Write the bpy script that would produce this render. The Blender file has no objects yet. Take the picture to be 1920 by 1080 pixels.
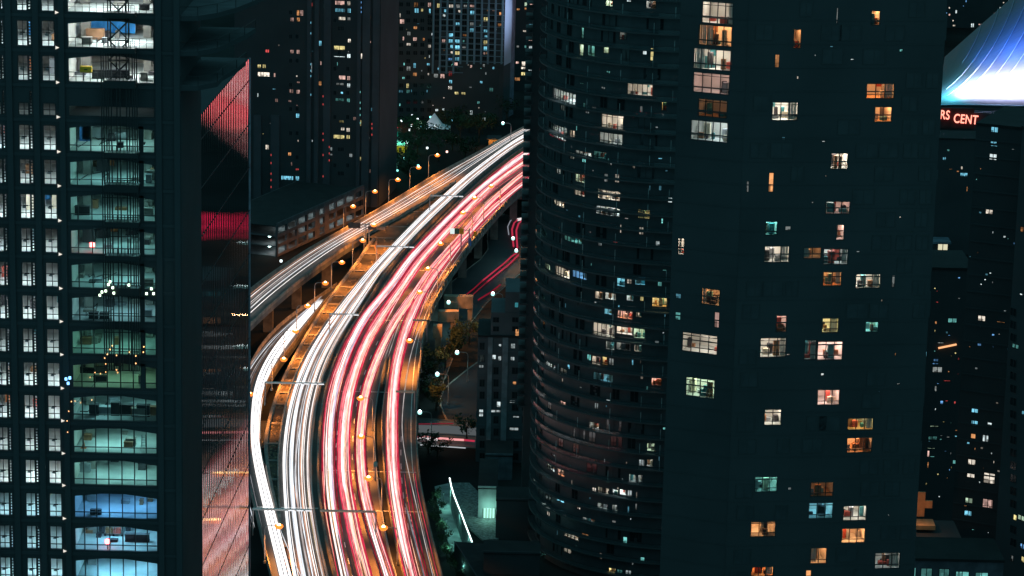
import bpy, math, random
from mathutils import Vector, Matrix
random.seed(7)
R = math.radians
sc = bpy.context.scene
C = sc.collection

# ------------------------------------------------------------------ camera, world, exposure
CAM_H, PITCH, ROLL, F = 182.0, 13.7, 1.33, 5350.0
cam_d = bpy.data.cameras.new('camera'); cam = bpy.data.objects.new('camera', cam_d); C.objects.link(cam)
cam_d.sensor_width = 36.0; cam_d.lens = F / 1920 * 36; cam_d.clip_start = 1; cam_d.clip_end = 9000
CM = Matrix.Translation((0, 0, CAM_H)) @ Matrix.Rotation(R(90 - PITCH), 4, 'X') @ Matrix.Rotation(R(ROLL), 4, 'Z')
cam.matrix_world = CM
sc.camera = cam
w = bpy.data.worlds.new('World'); sc.world = w; w.use_nodes = True
bg = w.node_tree.nodes['Background']; bg.inputs[0].default_value = (0.20, 0.68, 0.80, 1); bg.inputs[1].default_value = 0.30
fill_sun_d = bpy.data.lights.new('moon', 'SUN'); fill_sun_d.energy = 0.02; fill_sun_d.angle = R(6); fill_sun_d.color = (0.45, 0.75, 1)  # unseen faint bluish fill, added to give the dark shapes some form
fill_sun = bpy.data.objects.new('moon', fill_sun_d); C.objects.link(fill_sun); fill_sun.rotation_euler = (R(38), R(-25), 0)
vs = sc.view_settings; vs.view_transform = 'Standard'; vs.look = 'None'; vs.exposure = 0; vs.gamma = 1; vs.use_curve_mapping = False
sc.cycles.use_denoising = True
sc.cycles.max_bounces = 6; sc.cycles.transparent_max_bounces = 16
sc.cycles.sample_clamp_indirect = 4

# ------------------------------------------------------------------ from survey marks to places in the world
_M3 = CM.to_3x3()
def ray(px, py):
    return _M3 @ Vector((px - 960, 540 - py, -F))
def at_z(px, py, z=0.0):
    d = ray(px, py); t = (z - CAM_H) / d.z
    return Vector((0, 0, CAM_H)) + d * t
def at_y(px, py, Y):
    d = ray(px, py); return Vector((0, 0, CAM_H)) + d * (Y / d.y)

def mark(X, Y, z):
    """the survey mark of a known place"""
    v = _M3.transposed() @ Vector((X, Y, z - CAM_H)); return 960 - F * v.x / v.z, 540 + F * v.y / v.z
# ------------------------------------------------------------------ object helpers
def tag(o, label, cat, group=None, kind=None):
    if label: o['label'] = label
    if cat: o['category'] = cat
    if group: o['group'] = group
    if kind: o['kind'] = kind
    return o
def thing(name, loc, label, cat, group=None):
    o = bpy.data.objects.new(name, None); C.objects.link(o); o.location = loc
    o.empty_display_size = 0.5
    return tag(o, label, cat, group)
def origin(o):
    v = Vector((0, 0, 0))
    while o is not None:
        v = v + o.location; o = o.parent
    return v
def add(name, me, parent=None, loc=(0, 0, 0)):
    o = bpy.data.objects.new(name, me); C.objects.link(o); o.parent = parent; o.location = loc
    return o
class MB:
    """collects quads and boxes; f maps (s, z, d) or (x, y, z) to the world"""
    def __init__(s, f=None): s.v = []; s.fc = []; s.mi = []; s.ms = []; s.f = f; s.uv = None
    def m(s, mat):
        if mat not in s.ms: s.ms.append(mat)
        return s.ms.index(mat)
    def poly(s, pts, mat):
        i = len(s.v)
        s.v += [tuple(s.f(*p)) if s.f else tuple(p) for p in pts]
        s.fc.append(tuple(range(i, i + len(pts)))); s.mi.append(s.m(mat))
    def box(s, a0, a1, b0, b1, c0, c1, mat, seg=1):
        k = s.m(mat)
        n = seg; i = len(s.v)
        for j in range(n + 1):
            a = a0 + (a1 - a0) * j / n
            for (b, c) in ((b0, c0), (b1, c0), (b1, c1), (b0, c1)):
                s.v.append(tuple(s.f(a, b, c)) if s.f else (a, b, c))
        for j in range(n):
            p = i + 4 * j; q = p + 4
            for e in range(4):
                g = (e + 1) % 4
                s.fc.append((p + e, p + g, q + g, q + e)); s.mi.append(k)
        s.fc.append((i + 3, i + 2, i + 1, i)); s.mi.append(k)
        q = i + 4 * n
        s.fc.append((q, q + 1, q + 2, q + 3)); s.mi.append(k)
    def bar(s, a, b, r, mat, n=4, r2=None):
        """a straight rod between two world points"""
        a = Vector(a); b = Vector(b); d = (b - a)
        if d.length < 1e-6: return
        d.normalize(); u = d.orthogonal().normalized(); w_ = d.cross(u); i = len(s.v); k = s.m(mat)
        for P, rr in ((a, r), (b, r2 if r2 is not None else r)):
            for j in range(n):
                t = 2 * math.pi * (j + .5) / n
                s.v.append(tuple(P + u * math.cos(t) * rr + w_ * math.sin(t) * rr))
        for j in range(n):
            g = (j + 1) % n; s.fc.append((i + j, i + g, i + n + g, i + n + j)); s.mi.append(k)
        s.fc.append(tuple(i + j for j in reversed(range(n)))); s.mi.append(k)
        s.fc.append(tuple(i + n + j for j in range(n))); s.mi.append(k)
    def tube(s, pts, r, mat, n=4):
        for p, q in zip(pts, pts[1:]): s.bar(p, q, r, mat, n)
    def mesh(s, name, off=(0, 0, 0)):
        me = bpy.data.meshes.new(name)
        me.from_pydata([(x - off[0], y - off[1], z - off[2]) for x, y, z in s.v], [], s.fc)
        for m_ in s.ms: me.materials.append(m_)
        me.polygons.foreach_set('material_index', s.mi); me.update()
        return me
    def build(s, name, parent=None):
        if not s.v: return None
        off = origin(parent) if parent else Vector((0, 0, 0))
        return add(name, s.mesh(name, off), parent)

# ------------------------------------------------------------------ materials
_mats = {}
def nodes(m):
    m.use_nodes = True; nt = m.node_tree; nt.nodes.clear()
    return nt, nt.nodes, nt.links
def surf(name, col, rough=0.7, metal=0.0, var=0.25, scale=0.6, col2=None, bump=0.0, stretch=(1, 1, 1), spec=0.4):
    if name in _mats: return _mats[name]
    m = bpy.data.materials.new(name); nt, N, L = nodes(m)
    out = N.new('ShaderNodeOutputMaterial'); p = N.new('ShaderNodeBsdfPrincipled'); L.new(p.outputs[0], out.inputs[0])
    tc = N.new('ShaderNodeTexCoord'); mp = N.new('ShaderNodeMapping'); mp.inputs['Scale'].default_value = stretch
    L.new(tc.outputs['Object'], mp.inputs[0])
    nz = N.new('ShaderNodeTexNoise'); nz.inputs['Scale'].default_value = scale; nz.inputs['Detail'].default_value = 6
    L.new(mp.outputs[0], nz.inputs['Vector'])
    cr = N.new('ShaderNodeValToRGB'); c2 = col2 or tuple(c * (1 - var) for c in col); c1 = col if col2 else tuple(min(1, c * (1 + var)) for c in col)
    cr.color_ramp.elements[0].position = 0.35; cr.color_ramp.elements[1].position = 0.65
    cr.color_ramp.elements[0].color = (*c2, 1); cr.color_ramp.elements[1].color = (*c1, 1)
    L.new(nz.outputs['Fac'], cr.inputs[0]); L.new(cr.outputs[0], p.inputs['Base Color'])
    p.inputs['Roughness'].default_value = rough; p.inputs['Metallic'].default_value = metal
    p.inputs['Specular IOR Level'].default_value = spec
    if bump:
        b = N.new('ShaderNodeBump'); b.inputs['Strength'].default_value = bump; b.inputs['Distance'].default_value = 0.1
        n2 = N.new('ShaderNodeTexNoise'); n2.inputs['Scale'].default_value = scale * 6; L.new(mp.outputs[0], n2.inputs['Vector'])
        L.new(n2.outputs['Fac'], b.inputs['Height']); L.new(b.outputs[0], p.inputs['Normal'])
    _mats[name] = m; return m
def emit(name, col, power, sample=True, mottled=0.0, scale=3.0):
    if name in _mats: return _mats[name]
    m = bpy.data.materials.new(name); nt, N, L = nodes(m)
    out = N.new('ShaderNodeOutputMaterial'); e = N.new('ShaderNodeEmission'); L.new(e.outputs[0], out.inputs[0])
    e.inputs[0].default_value = (*col, 1); e.inputs[1].default_value = power
    if mottled:
        tc = N.new('ShaderNodeTexCoord'); nz = N.new('ShaderNodeTexVoronoi'); nz.inputs['Scale'].default_value = scale
        nz.distance = 'CHEBYCHEV'
        L.new(tc.outputs['Object'], nz.inputs['Vector'])
        mr = N.new('ShaderNodeMapRange'); L.new(nz.outputs['Color'], mr.inputs[0])
        mr.inputs['To Min'].default_value = power * (1 - mottled); mr.inputs['To Max'].default_value = power * (1 + mottled * .7)
        L.new(mr.outputs[0], e.inputs[1])
    if not sample: m.cycles.emission_sampling = 'NONE'
    _mats[name] = m; return m
def trail_mat(name, col, power, lo=0.4, freq=1.0):
    """streak of light: brightness varies along its length (u of the UV map)"""
    m = bpy.data.materials.new(name); nt, N, L = nodes(m)
    out = N.new('ShaderNodeOutputMaterial'); e = N.new('ShaderNodeEmission'); L.new(e.outputs[0], out.inputs[0])
    uv = N.new('ShaderNodeUVMap'); oi = N.new('ShaderNodeObjectInfo')
    ad = N.new('ShaderNodeVectorMath'); ad.operation = 'ADD'
    cx = N.new('ShaderNodeCombineXYZ'); mu = N.new('ShaderNodeMath'); mu.operation = 'MULTIPLY'; mu.inputs[1].default_value = 50
    L.new(oi.outputs['Random'], mu.inputs[0]); L.new(mu.outputs[0], cx.inputs[1])
    L.new(uv.outputs[0], ad.inputs[0]); L.new(cx.outputs[0], ad.inputs[1])
    nz = N.new('ShaderNodeTexNoise'); nz.inputs['Scale'].default_value = freq; nz.inputs['Detail'].default_value = 3
    L.new(ad.outputs[0], nz.inputs['Vector'])
    mr = N.new('ShaderNodeMapRange'); mr.inputs['From Min'].default_value = 0.35; mr.inputs['From Max'].default_value = 0.65
    mr.inputs['To Min'].default_value = power * lo; mr.inputs['To Max'].default_value = power
    L.new(nz.outputs['Fac'], mr.inputs[0]); L.new(mr.outputs[0], e.inputs[1])
    e.inputs[0].default_value = (*col, 1)
    m.cycles.emission_sampling = 'NONE'
    return m
def glass(name, tint, alpha, rough=0.03):
    """window pane: partly clear, partly mirror"""
    if name in _mats: return _mats[name]
    m = bpy.data.materials.new(name); nt, N, L = nodes(m)
    out = N.new('ShaderNodeOutputMaterial'); mx = N.new('ShaderNodeMixShader'); tr = N.new('ShaderNodeBsdfTransparent')
    p = N.new('ShaderNodeBsdfPrincipled'); p.inputs['Base Color'].default_value = (*tint, 1); p.inputs['Roughness'].default_value = rough
    p.inputs['Specular IOR Level'].default_value = 0.8
    mx.inputs[0].default_value = alpha; L.new(tr.outputs[0], mx.inputs[1]); L.new(p.outputs[0], mx.inputs[2]); L.new(mx.outputs[0], out.inputs[0])
    tr.inputs[0].default_value = (0.95, 0.98, 0.98, 1)
    _mats[name] = m; return m

ASPH = surf('asphalt', (0.10, 0.085, 0.078), 0.6, var=0.3, scale=0.15, bump=0.2)
ASPH_D = surf('dark asphalt', (0.04, 0.045, 0.05), 0.75, var=0.2, scale=0.1)
CONC = surf('weathered concrete', (0.22, 0.20, 0.18), 0.85, var=0.3, scale=0.5, bump=0.2)
CONC_D = surf('dark concrete', (0.10, 0.11, 0.12), 0.85, var=0.25, scale=0.4)
DIRT = surf('stained roofing gravel', (0.13, 0.10, 0.075), 0.95, scale=0.12, col2=(0.025, 0.024, 0.022), bump=0.5)
PAINT = surf('white road paint', (0.75, 0.75, 0.72), 0.6, var=0.1)
YPAINT = surf('yellow road paint', (0.75, 0.5, 0.06), 0.6, var=0.1)
STEEL = surf('galvanised steel', (0.35, 0.36, 0.37), 0.45, metal=0.7, var=0.1)
DARKST = surf('dark steel', (0.03, 0.035, 0.04), 0.55, metal=0.3, var=0.1)
TOWER = surf('dark facade cladding', (0.055, 0.06, 0.065), 0.8, var=0.12, scale=0.08, spec=0.2)
TOWER2 = surf('charcoal facade cladding', (0.062, 0.068, 0.074), 0.8, var=0.12, scale=0.08, spec=0.2)
PILAS = surf('grey violet pilaster render', (0.078, 0.08, 0.092), 0.85, var=0.12, scale=0.2)
GREYB = surf('grey blue render', (0.085, 0.095, 0.105), 0.85, var=0.15, scale=0.2)
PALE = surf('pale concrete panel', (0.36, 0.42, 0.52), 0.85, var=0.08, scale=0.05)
GRID = surf('blue grey frame concrete', (0.17, 0.25, 0.30), 0.85, var=0.15, scale=0.1)
ROOF = surf('black roof felt', (0.02, 0.022, 0.023), 0.95, var=0.2, scale=0.3)
DGLASS = surf('dark window glass', (0.02, 0.026, 0.03), 0.08, var=0.1, spec=0.7)
FRAME = surf('black window frame', (0.02, 0.022, 0.024), 0.5, var=0.05)
GROUND = surf('dark ground', (0.022, 0.024, 0.024), 0.95, var=0.4, scale=0.03, spec=0.05)
DWIN = surf('unlit window', (0.046, 0.052, 0.058), 0.35, var=0.15, spec=0.25)
DFRAME = surf('faint window frame', (0.042, 0.047, 0.05), 0.6, var=0.05)
WALLIN = surf('painted interior wall', (0.62, 0.6, 0.56), 0.8, var=0.08)
FLOORIN = surf('bare concrete floor', (0.52, 0.54, 0.53), 0.75, scale=0.25, col2=(0.34, 0.36, 0.35), bump=0.1)
WOODF = surf('timber floor', (0.42, 0.24, 0.12), 0.5, var=0.2, scale=1.0, stretch=(1, 6, 1))
SOFT = [surf('furniture dark', (0.04, 0.035, 0.04), 0.8), surf('furniture brown', (0.25, 0.12, 0.06), 0.7), surf('furniture grey', (0.25, 0.26, 0.28), 0.8),
        surf('furniture cream', (0.6, 0.52, 0.4), 0.8), surf('furniture red', (0.4, 0.07, 0.05), 0.8), surf('furniture teal', (0.05, 0.2, 0.22), 0.8)]
CURT = surf('curtain cloth', (0.55, 0.5, 0.45), 0.9, var=0.25, scale=3, stretch=(6, 6, .2))
PANE = glass('clear window pane', (0.03, 0.05, 0.05), 0.12)
BALU = glass('balustrade glass', (0.06, 0.10, 0.11), 0.4, 0.05)
LEAF = surf('dark foliage', (0.035, 0.06, 0.03), 0.9, var=0.4, scale=0.8)
LAMPO = emit('sodium lamp glass', (1, 0.21, 0.03), 2.0, sample=False)
LAMPC = emit('sodium lamp core', (1, 0.6, 0.22), 14, sample=False)
LAMPV = emit('mercury lamp core', (0.8, 1, 1), 12, sample=False)
LAMPW = emit('mercury lamp glass', (0.45, 1, 0.95), 1.6, sample=False)

# ------------------------------------------------------------------ facades
class Plane:
    def __init__(s, A, B, flip=False):
        s.A = Vector((A[0], A[1], 0)); u = Vector((B[0] - A[0], B[1] - A[1], 0)); s.L = u.length; s.u = u.normalized()
        s.n = Vector((s.u.y, -s.u.x, 0)) * (-1 if flip else 1)
    def f(s, a, z, d): return s.A + s.u * a + s.n * d + Vector((0, 0, z))
    def hit(s, px, py):
        r = ray(px, py); o = Vector((0, 0, CAM_H)); t = (s.A - o).dot(s.n) / r.dot(s.n); P = o + r * t
        return (P - s.A).dot(s.u), P.z
class Cyl:
    def __init__(s, c, rad): s.c = Vector((c[0], c[1], 0)); s.R = rad
    def f(s, a, z, d):
        t = a / s.R; return s.c + Vector((math.sin(t), -math.cos(t), 0)) * (s.R + d) + Vector((0, 0, z))
    def hit(s, px, py):
        r = ray(px, py); h = Vector((r.x, r.y)); c = Vector((s.c.x, s.c.y)); a = h.dot(h); b = -2 * h.dot(c); k = c.dot(c) - s.R ** 2
        disc = b * b - 4 * a * k
        t = (-b - math.sqrt(max(0, disc))) / (2 * a); P = Vector((0, 0, CAM_H)) + r * t
        return math.atan2(P.x - s.c.x, -(P.y - s.c.y)) * s.R, P.z
def rect(fm, r):
    """a survey rectangle (x0, y0, x1, y1) on the facade -> s0, s1, z0, z1"""
    x0, y0, x1, y1 = r; xm = (x0 + x1) / 2; ym = (y0 + y1) / 2
    s0 = fm.hit(x0, ym)[0]; s1 = fm.hit(x1, ym)[0]; zt = fm.hit(xm, y0)[1]; zb = fm.hit(xm, y1)[1]
    return min(s0, s1), max(s0, s1), zb, zt
def clean(rs, gap=0.12):
    out = []
    for r in rs:
        ok = True
        for q in out:
            if q and r[0] < q[1] + gap and r[1] > q[0] - gap and r[2] < q[3] + gap and r[3] > q[2] - gap: ok = False; break
        out.append(r if ok else None)
    return out
def wall_with_holes(fm, s0, s1, z0, z1, holes, mat, parent, name='wall', ds=None, d=0.0, th=0.25):
    xs = {s0, s1}; zs = {z0, z1}
    for h in holes:
        xs |= {h[0], h[1]}; zs |= {h[2], h[3]}
    if ds:
        n = int((s1 - s0) / ds); xs |= {s0 + (s1 - s0) * i / n for i in range(n)}
    zs = sorted(z for z in zs if z0 <= z <= z1); xs = sorted(x for x in xs if s0 <= x <= s1)
    mb = MB(fm.f)
    for za, zb in zip(zs, zs[1:]):
        zm = (za + zb) / 2; row = [h for h in holes if h[2] < zm < h[3]]
        start = None
        for xa, xb in zip(xs, xs[1:]):
            xm = (xa + xb) / 2; hole = any(h[0] < xm < h[1] for h in row)
            if hole or (ds and start is not None and xb - start > ds * 1.01):
                if start is not None: mb.poly([(start, za, d), (xa, za, d), (xa, zb, d), (start, zb, d)], mat)
                start = None if hole else xa
            elif start is None: start = xa
        if start is not None: mb.poly([(start, za, d), (s1, za, d), (s1, zb, d), (start, zb, d)], mat)
    for h in holes:   # reveals
        a, b, c, e = h
        for q in ([(a, c), (a, e)], [(b, c), (b, e)], [(a, c), (b, c)], [(a, e), (b, e)]):
            mb.poly([(q[0][0], q[0][1], d), (q[1][0], q[1][1], d), (q[1][0], q[1][1], d - th), (q[0][0], q[0][1], d - th)], FRAME)
    return mb.build(name, parent)

COLS = {'o': (1, 0.42, 0.16), 'w': (1, 0.86, 0.72), 'c': (0.85, 0.98, 1), 't': (0.25, 0.8, 0.75), 'p': (1, 0.6, 0.52), 'y': (1, 0.82, 0.35),
        'd': (0.75, 0.8, 0.78), 'b': (0.2, 0.5, 1), 'g': (0.75, 1, 0.72), 'k': (0.25, 0.75, 1), 'r': (1, 0.12, 0.12)}
POW = {'d': 7, 'D': 3}
def room_light(key, level):
    nm = 'ceiling lamp %s %.2f' % (key, level)
    return emit(nm, COLS[key], 62 * level)
def lit_window(fm, h, key, level, root, style=None, depth=4.0, nm='window'):
    """frame with mullions, pane, and the furnished room behind it with its own ceiling lamp"""
    a, b, z0, z1 = h; W = b - a; Hh = z1 - z0
    rnd = random.Random(int(a * 97 + z0 * 31))
    t = min(0.07, W * .06)
    mb = MB(fm.f); seg = 2
    n = max(1, round(W / 1.05)); 
    for i in range(n + 1):
        s = a + (W - t) * i / n; mb.box(s, s + t, z0, z1, -0.16, 0.03, FRAME)
    for z in ([z0, z1 - t] + ([z0 + Hh * .24] if Hh > 1.6 else []) + ([z1 - Hh * .17] if Hh > 2.1 and rnd.random() < .6 else [])):
        mb.box(a, b, z, z + t, -0.15, 0.025, FRAME, seg)
    fr = mb.build(nm, root)
    pb = MB(fm.f); ns = max(1, int(W / 2))
    for i in range(ns):
        pb.poly([(a + W * i / ns, z0, -0.08), (a + W * (i + 1) / ns, z0, -0.08), (a + W * (i + 1) / ns, z1, -0.08), (a + W * i / ns, z1, -0.08)], PANE)
    pb.build('pane', fr)
    # room
    ra, rb = a - .15, b + .15; rz0, rz1 = z0 - .08, z1 + .12; d0, d1 = -0.27, -0.27 - depth
    warm = key in 'opy'
    fl = WOODF if warm and rnd.random() < .5 else FLOORIN
    wl = WALLIN
    rm = MB(fm.f)
    rm.poly([(ra, rz0, d0), (rb, rz0, d0), (rb, rz0, d1), (ra, rz0, d1)], fl)
    rm.poly([(ra, rz1, d0), (rb, rz1, d0), (rb, rz1, d1), (ra, rz1, d1)], wl)
    rm.poly([(ra, rz0, d1), (rb, rz0, d1), (rb, rz1, d1), (ra, rz1, d1)], wl)
    rm.poly([(ra, rz0, d0), (ra, rz1, d0), (ra, rz1, d1), (ra, rz0, d1)], wl)
    rm.poly([(rb, rz0, d0), (rb, rz1, d0), (rb, rz1, d1), (rb, rz0, d1)], wl)
    # front return around the opening
    for q in ((ra, a, rz0, rz1), (b, rb, rz0, rz1), (a, b, rz0, z0), (a, b, z1, rz1)):
        rm.poly([(q[0], q[2], d0), (q[1], q[2], d0), (q[1], q[3], d0), (q[0], q[3], d0)], wl)
    # furniture and wall things
    for k in range(rnd.randint(3, 7) if W > .9 else 1):
        m = rnd.choice(SOFT); fw = rnd.uniform(.3, .9); fs = rnd.uniform(ra + .1, max(ra + .2, rb - fw)); fd = rnd.uniform(-0.9, d1 * .6); fh = rnd.choice((.45, .75, .8, 1.3, 1.9))
        rm.box(fs, min(rb - .05, fs + fw), rz0 + .01, rz0 + min(fh, Hh * .75), fd - rnd.uniform(.3, .7), fd, m)
    if rnd.random() < .7:
        px_ = rnd.uniform(ra + .1, rb - .6); rm.box(px_, min(rb - .05, px_ + rnd.uniform(.3, .8)), rz0 + Hh * .45, rz0 + Hh * .8, d1 + .02, d1 + .06, rnd.choice(SOFT))
    if rnd.random() < .45 and W > .8:
        cw = W * rnd.uniform(.15, .4); cs = a + .05 if rnd.random() < .5 else b - cw - .05
        for j in range(6): rm.box(cs + cw * j / 6, cs + cw * (j + .8) / 6, z0 + .1, z1 - .05, -0.5 - .07 * (j % 2), -0.42 - .07 * (j % 2), CURT)
    rm.build('room', fr)
    lm = MB(fm.f); ls = (ra + rb) / 2 + rnd.uniform(-.15, .15) * W; lw = min(.45, W * .25)
    dd = -0.27 - depth * rnd.uniform(.3, .6)
    A = max(.12, 2 * lw * .8)
    area_in = 2 * ((rb - ra) * depth + (rb - ra) * (rz1 - rz0) + depth * (rz1 - rz0))
    lev = round(level * min(3, max(.25, area_in / 60 * .72 / A)), 1)
    lm.box(ls - lw, ls + lw, rz1 - .09, rz1 - .03, dd - .4, dd + .4, room_light(key, max(.1, lev)))
    lm.build('ceiling_lamp', fr)
    return fr
def blind_window(fm, h, key, level, root, nm='window'):
    """small far window: frame plus a lit blind or curtain"""
    a, b, z0, z1 = h; W = b - a; Hh = z1 - z0; t = min(.1, W * .08)
    mb = MB(fm.f)
    mats = emit('lit blind %s %.1f' % (key, level), COLS[key], level, sample=False, mottled=.55, scale=1.7)
    n = 2 if W > .9 else 1
    for i in range(n + 1):
        s = a + (W - t) * i / n; mb.box(s, s + t, z0, z1, -0.1, 0.03, FRAME)
    for z in (z0, z1 - t): mb.box(a, b, z, z + t, -0.09, 0.025, FRAME)
    if Hh > 1.4: mb.box(a, b, z0 + Hh * .3, z0 + Hh * .3 + t * .6, -0.085, 0.02, FRAME)
    fr = mb.build(nm, root)
    pb = MB(fm.f); pb.poly([(a, z0, -0.05), (b, z0, -0.05), (b, z1, -0.05), (a, z1, -0.05)], PANE); pb.build('pane', fr)
    cb = MB(fm.f); ns = max(2, int(W / .35))
    rnd = random.Random(int(a * 71 + z0 * 13))
    for i in range(ns):
        if rnd.random() < .14 and ns > 2: continue
        dj = -0.14 - .05 * (i % 2); lo = z0 + (Hh * rnd.choice((0, 0, 0, .25, .4)))
        cb.poly([(a + W * i / ns, lo, dj), (a + W * (i + 1) / ns, lo, dj), (a + W * (i + 1) / ns, z1, dj), (a + W * i / ns, z1, dj)], mats)
    cb.poly([(a, z0, -0.3), (b, z0, -0.3), (b, z1, -0.3), (a, z1, -0.3)], emit('dim back %s %.1f' % (key, level), COLS[key], level * .3, sample=False))
    cb.build('blind', fr)
    return fr
def dark_window(fm, h, root, nm='window', glass_m=None):
    a, b, z0, z1 = h; mb = MB(fm.f); t = .08
    mb.box(a, a + t, z0, z1, 0, .06, DFRAME); mb.box(b - t, b, z0, z1, 0, .06, DFRAME); mb.box((a + b) / 2 - t / 2, (a + b) / 2 + t / 2, z0, z1, 0, .05, DFRAME)
    mb.box(a, b, z0, z0 + t, 0, .055, DFRAME); mb.box(a, b, z1 - t, z1, 0, .055, DFRAME)
    mb.poly([(a, z0, .02), (b, z0, .02), (b, z1, .02), (a, z1, .02)], glass_m or DGLASS)
    return mb.build(nm, root)
def crop(ox, oy, L):
    return [((ox + x0 / 4, oy + y0 / 4, ox + x1 / 4, oy + y1 / 4), k, lv) for (x0, y0, x1, y1, k, lv) in L]

def describe(kind, x, y, marks, used):
    """words that say where a thing stands among its neighbours, each used once"""
    ms = sorted(marks, key=lambda m_: (m_[0] - x) ** 2 + ((m_[1] - y) * 1.6) ** 2)
    for a in ms[:4]:
        dx, dy = x - a[0], y - a[1]
        d = ('right of' if dx > 0 else 'left of') if abs(dx) > abs(dy) * 1.3 else ('in front of' if dy > 0 else 'behind')
        t = '%s %s the %s' % (kind, d, a[2])
        if t not in used: used.add(t); return t
        for b in ms:
            if b is a: continue
            t2 = '%s %s the %s, towards the %s' % (kind, d, a[2], b[2])
            if t2 not in used and (b[0] - a[0]) * dx + (b[1] - a[1]) * dy > 0 and len(t2.split()) <= 16: used.add(t2); return t2
    return kind

# ------------------------------------------------------------------ ground
gb = MB(); gb.poly([(-900, 150, 0), (900, 150, 0), (900, 4500, 0), (-900, 4500, 0)], GROUND)
tag(gb.build('ground'), 'dark city ground between the towers and below the elevated highway', None, kind='structure')

# ------------------------------------------------------------------ elevated highway
ZD = 10.0
class Line:
    """a line along the highway: X and height as smooth functions of the distance Y"""
    def __init__(s, pts, z=ZD, sm=9.0):
        zf = z if callable(z) else (lambda px, py: z)
        P = sorted(((at_z(x, y, zf(x, y)).y, at_z(x, y, zf(x, y)).x, zf(x, y)) for x, y in pts))
        s.y0, s.y1 = P[0][0], P[-1][0]; s.st = 3.0; n = int((s.y1 - s.y0) / s.st) + 1
        ys = [s.y0 + i * s.st for i in range(n + 1)]
        def lin(y, k):
            for p, q in zip(P, P[1:]):
                if y <= q[0]: t = (y - p[0]) / max(1e-6, q[0] - p[0]); return p[k] + (q[k] - p[k]) * t
            p, q = P[-2], P[-1]; return q[k] + (q[k] - p[k]) * (y - q[0]) / (q[0] - p[0])
        s.xs = []; s.zs = []
        K = 12
        for y in ys:
            sx = sz = sw = 0
            for j in range(-K, K + 1):
                yy = y + j * 2.0
                if yy < s.y0: yy2 = s.y0 + (s.y0 - yy); x = 2 * lin(s.y0, 1) - lin(min(yy2, s.y1), 1); zz = lin(s.y0, 2)
                elif yy > s.y1: yy2 = s.y1 - (yy - s.y1); x = 2 * lin(s.y1, 1) - lin(max(yy2, s.y0), 1); zz = lin(s.y1, 2)
                else: x = lin(yy, 1); zz = lin(yy, 2)
                g = math.exp(-.5 * (j * 2.0 / sm) ** 2); sx += x * g; sz += zz * g; sw += g
            s.xs.append(sx / sw); s.zs.append(sz / sw)
    def x(s, y):
        t = (y - s.y0) / s.st; i = int(max(0, min(len(s.xs) - 2, math.floor(t)))); t -= i; return s.xs[i] * (1 - t) + s.xs[i + 1] * t
    def z(s, y):
        t = (y - s.y0) / s.st; i = int(max(0, min(len(s.zs) - 2, math.floor(t)))); t = max(0, min(1, t - i)); return s.zs[i] * (1 - t) + s.zs[i + 1] * t
def far_pts(*yx): return [mark(x, y, ZD) for y, x in yx]
FMR = far_pts((860, 12), (900, 26), (950, 47), (1000, 74), (1060, 108), (1130, 150))
FMD = far_pts((940, 22), (1000, 50), (1060, 84), (1130, 126)); FML = far_pts((950, 17), (1000, 38), (1060, 70), (1130, 111)); FOE = far_pts((960, 15), (1000, 30), (1060, 60), (1130, 101))
def far_mix(a, b, t): return [mark(*((1 - t) * a_ + t * b_ for a_, b_ in zip(at_z(*p, ZD)[:2], at_z(*q, ZD)[:2])), ZD) for p, q in zip(a, b)]
MR = Line(FMR + [(970, 362), (940, 392), (882, 460), (835, 530), (805, 590), (794, 632), (786, 680), (782, 740), (780, 790), (781, 848), (787, 910), (800, 972), (815, 1035), (826, 1080), (862, 1200)])
MD = Line(FMD + [(985, 268), (940, 300), (897, 335), (835, 393), (785, 443), (730, 506), (720, 520), (677, 590), (640, 652), (620, 700), (607, 747), (600, 790), (595, 860), (597, 935), (610, 1010), (625, 1075), (660, 1200)])
ML = Line(FML + [(985, 252), (930, 290), (870, 335), (830, 370), (785, 410), (735, 462), (692, 507), (660, 545), (630, 582), (600, 622), (567, 675), (542, 735), (529, 790), (521, 860), (524, 950), (532, 1035), (540, 1080), (560, 1200)])
OE = Line(FOE + [(985, 240), (960, 253), (900, 288), (830, 324), (770, 360), (730, 385), (680, 414), (635, 440), (585, 467), (542, 495), (505, 520), (468, 548), (430, 580), (390, 620)])
IE = Line([(930, 288), (870, 334), (785, 388), (725, 422), (660, 458), (600, 500), (560, 530), (510, 572), (468, 612), (430, 650), (390, 690)])
zB = lambda px, py: ZD if py > 880 else max(5.0, ZD - (880 - py) / 330 * 5.0)
BL = Line([(640, 530), (595, 562), (548, 592), (505, 630), (478, 668), (458, 712), (450, 760), (448, 800), (452, 848), (466, 905), (480, 960), (497, 1035), (508, 1080), (540, 1200)], zB)
BR = Line([(660, 520), (622, 556), (580, 608), (550, 652), (517, 692), (498, 730), (490, 765), (487, 800), (488, 835), (499, 885), (517, 960), (537, 1035), (550, 1080), (585, 1200)], zB)
WB = Line([(720, 430), (700, 447), (668, 497), (630, 545), (600, 590), (575, 630), (550, 675), (525, 725), (507, 780), (496, 830), (502, 885), (519, 960), (535, 1030), (545, 1080)])
def G(y):  # distance at which a row of the picture meets the deck
    return at_z(700, y, ZD).y
def strip_pts(A, B, ta, tb, y0, y1, dz, n=None, dza=None):
    n = n or max(2, int((y1 - y0) / 4)); out = []
    for i in range(n + 1):
        y = y0 + (y1 - y0) * i / n; xa, xb = A.x(y), B.x(y); z = max(A.z(y), B.z(y)) + dz
        out.append(((xa + (xb - xa) * ta, y, z), (xa + (xb - xa) * tb, y, z)))
    return out
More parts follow.
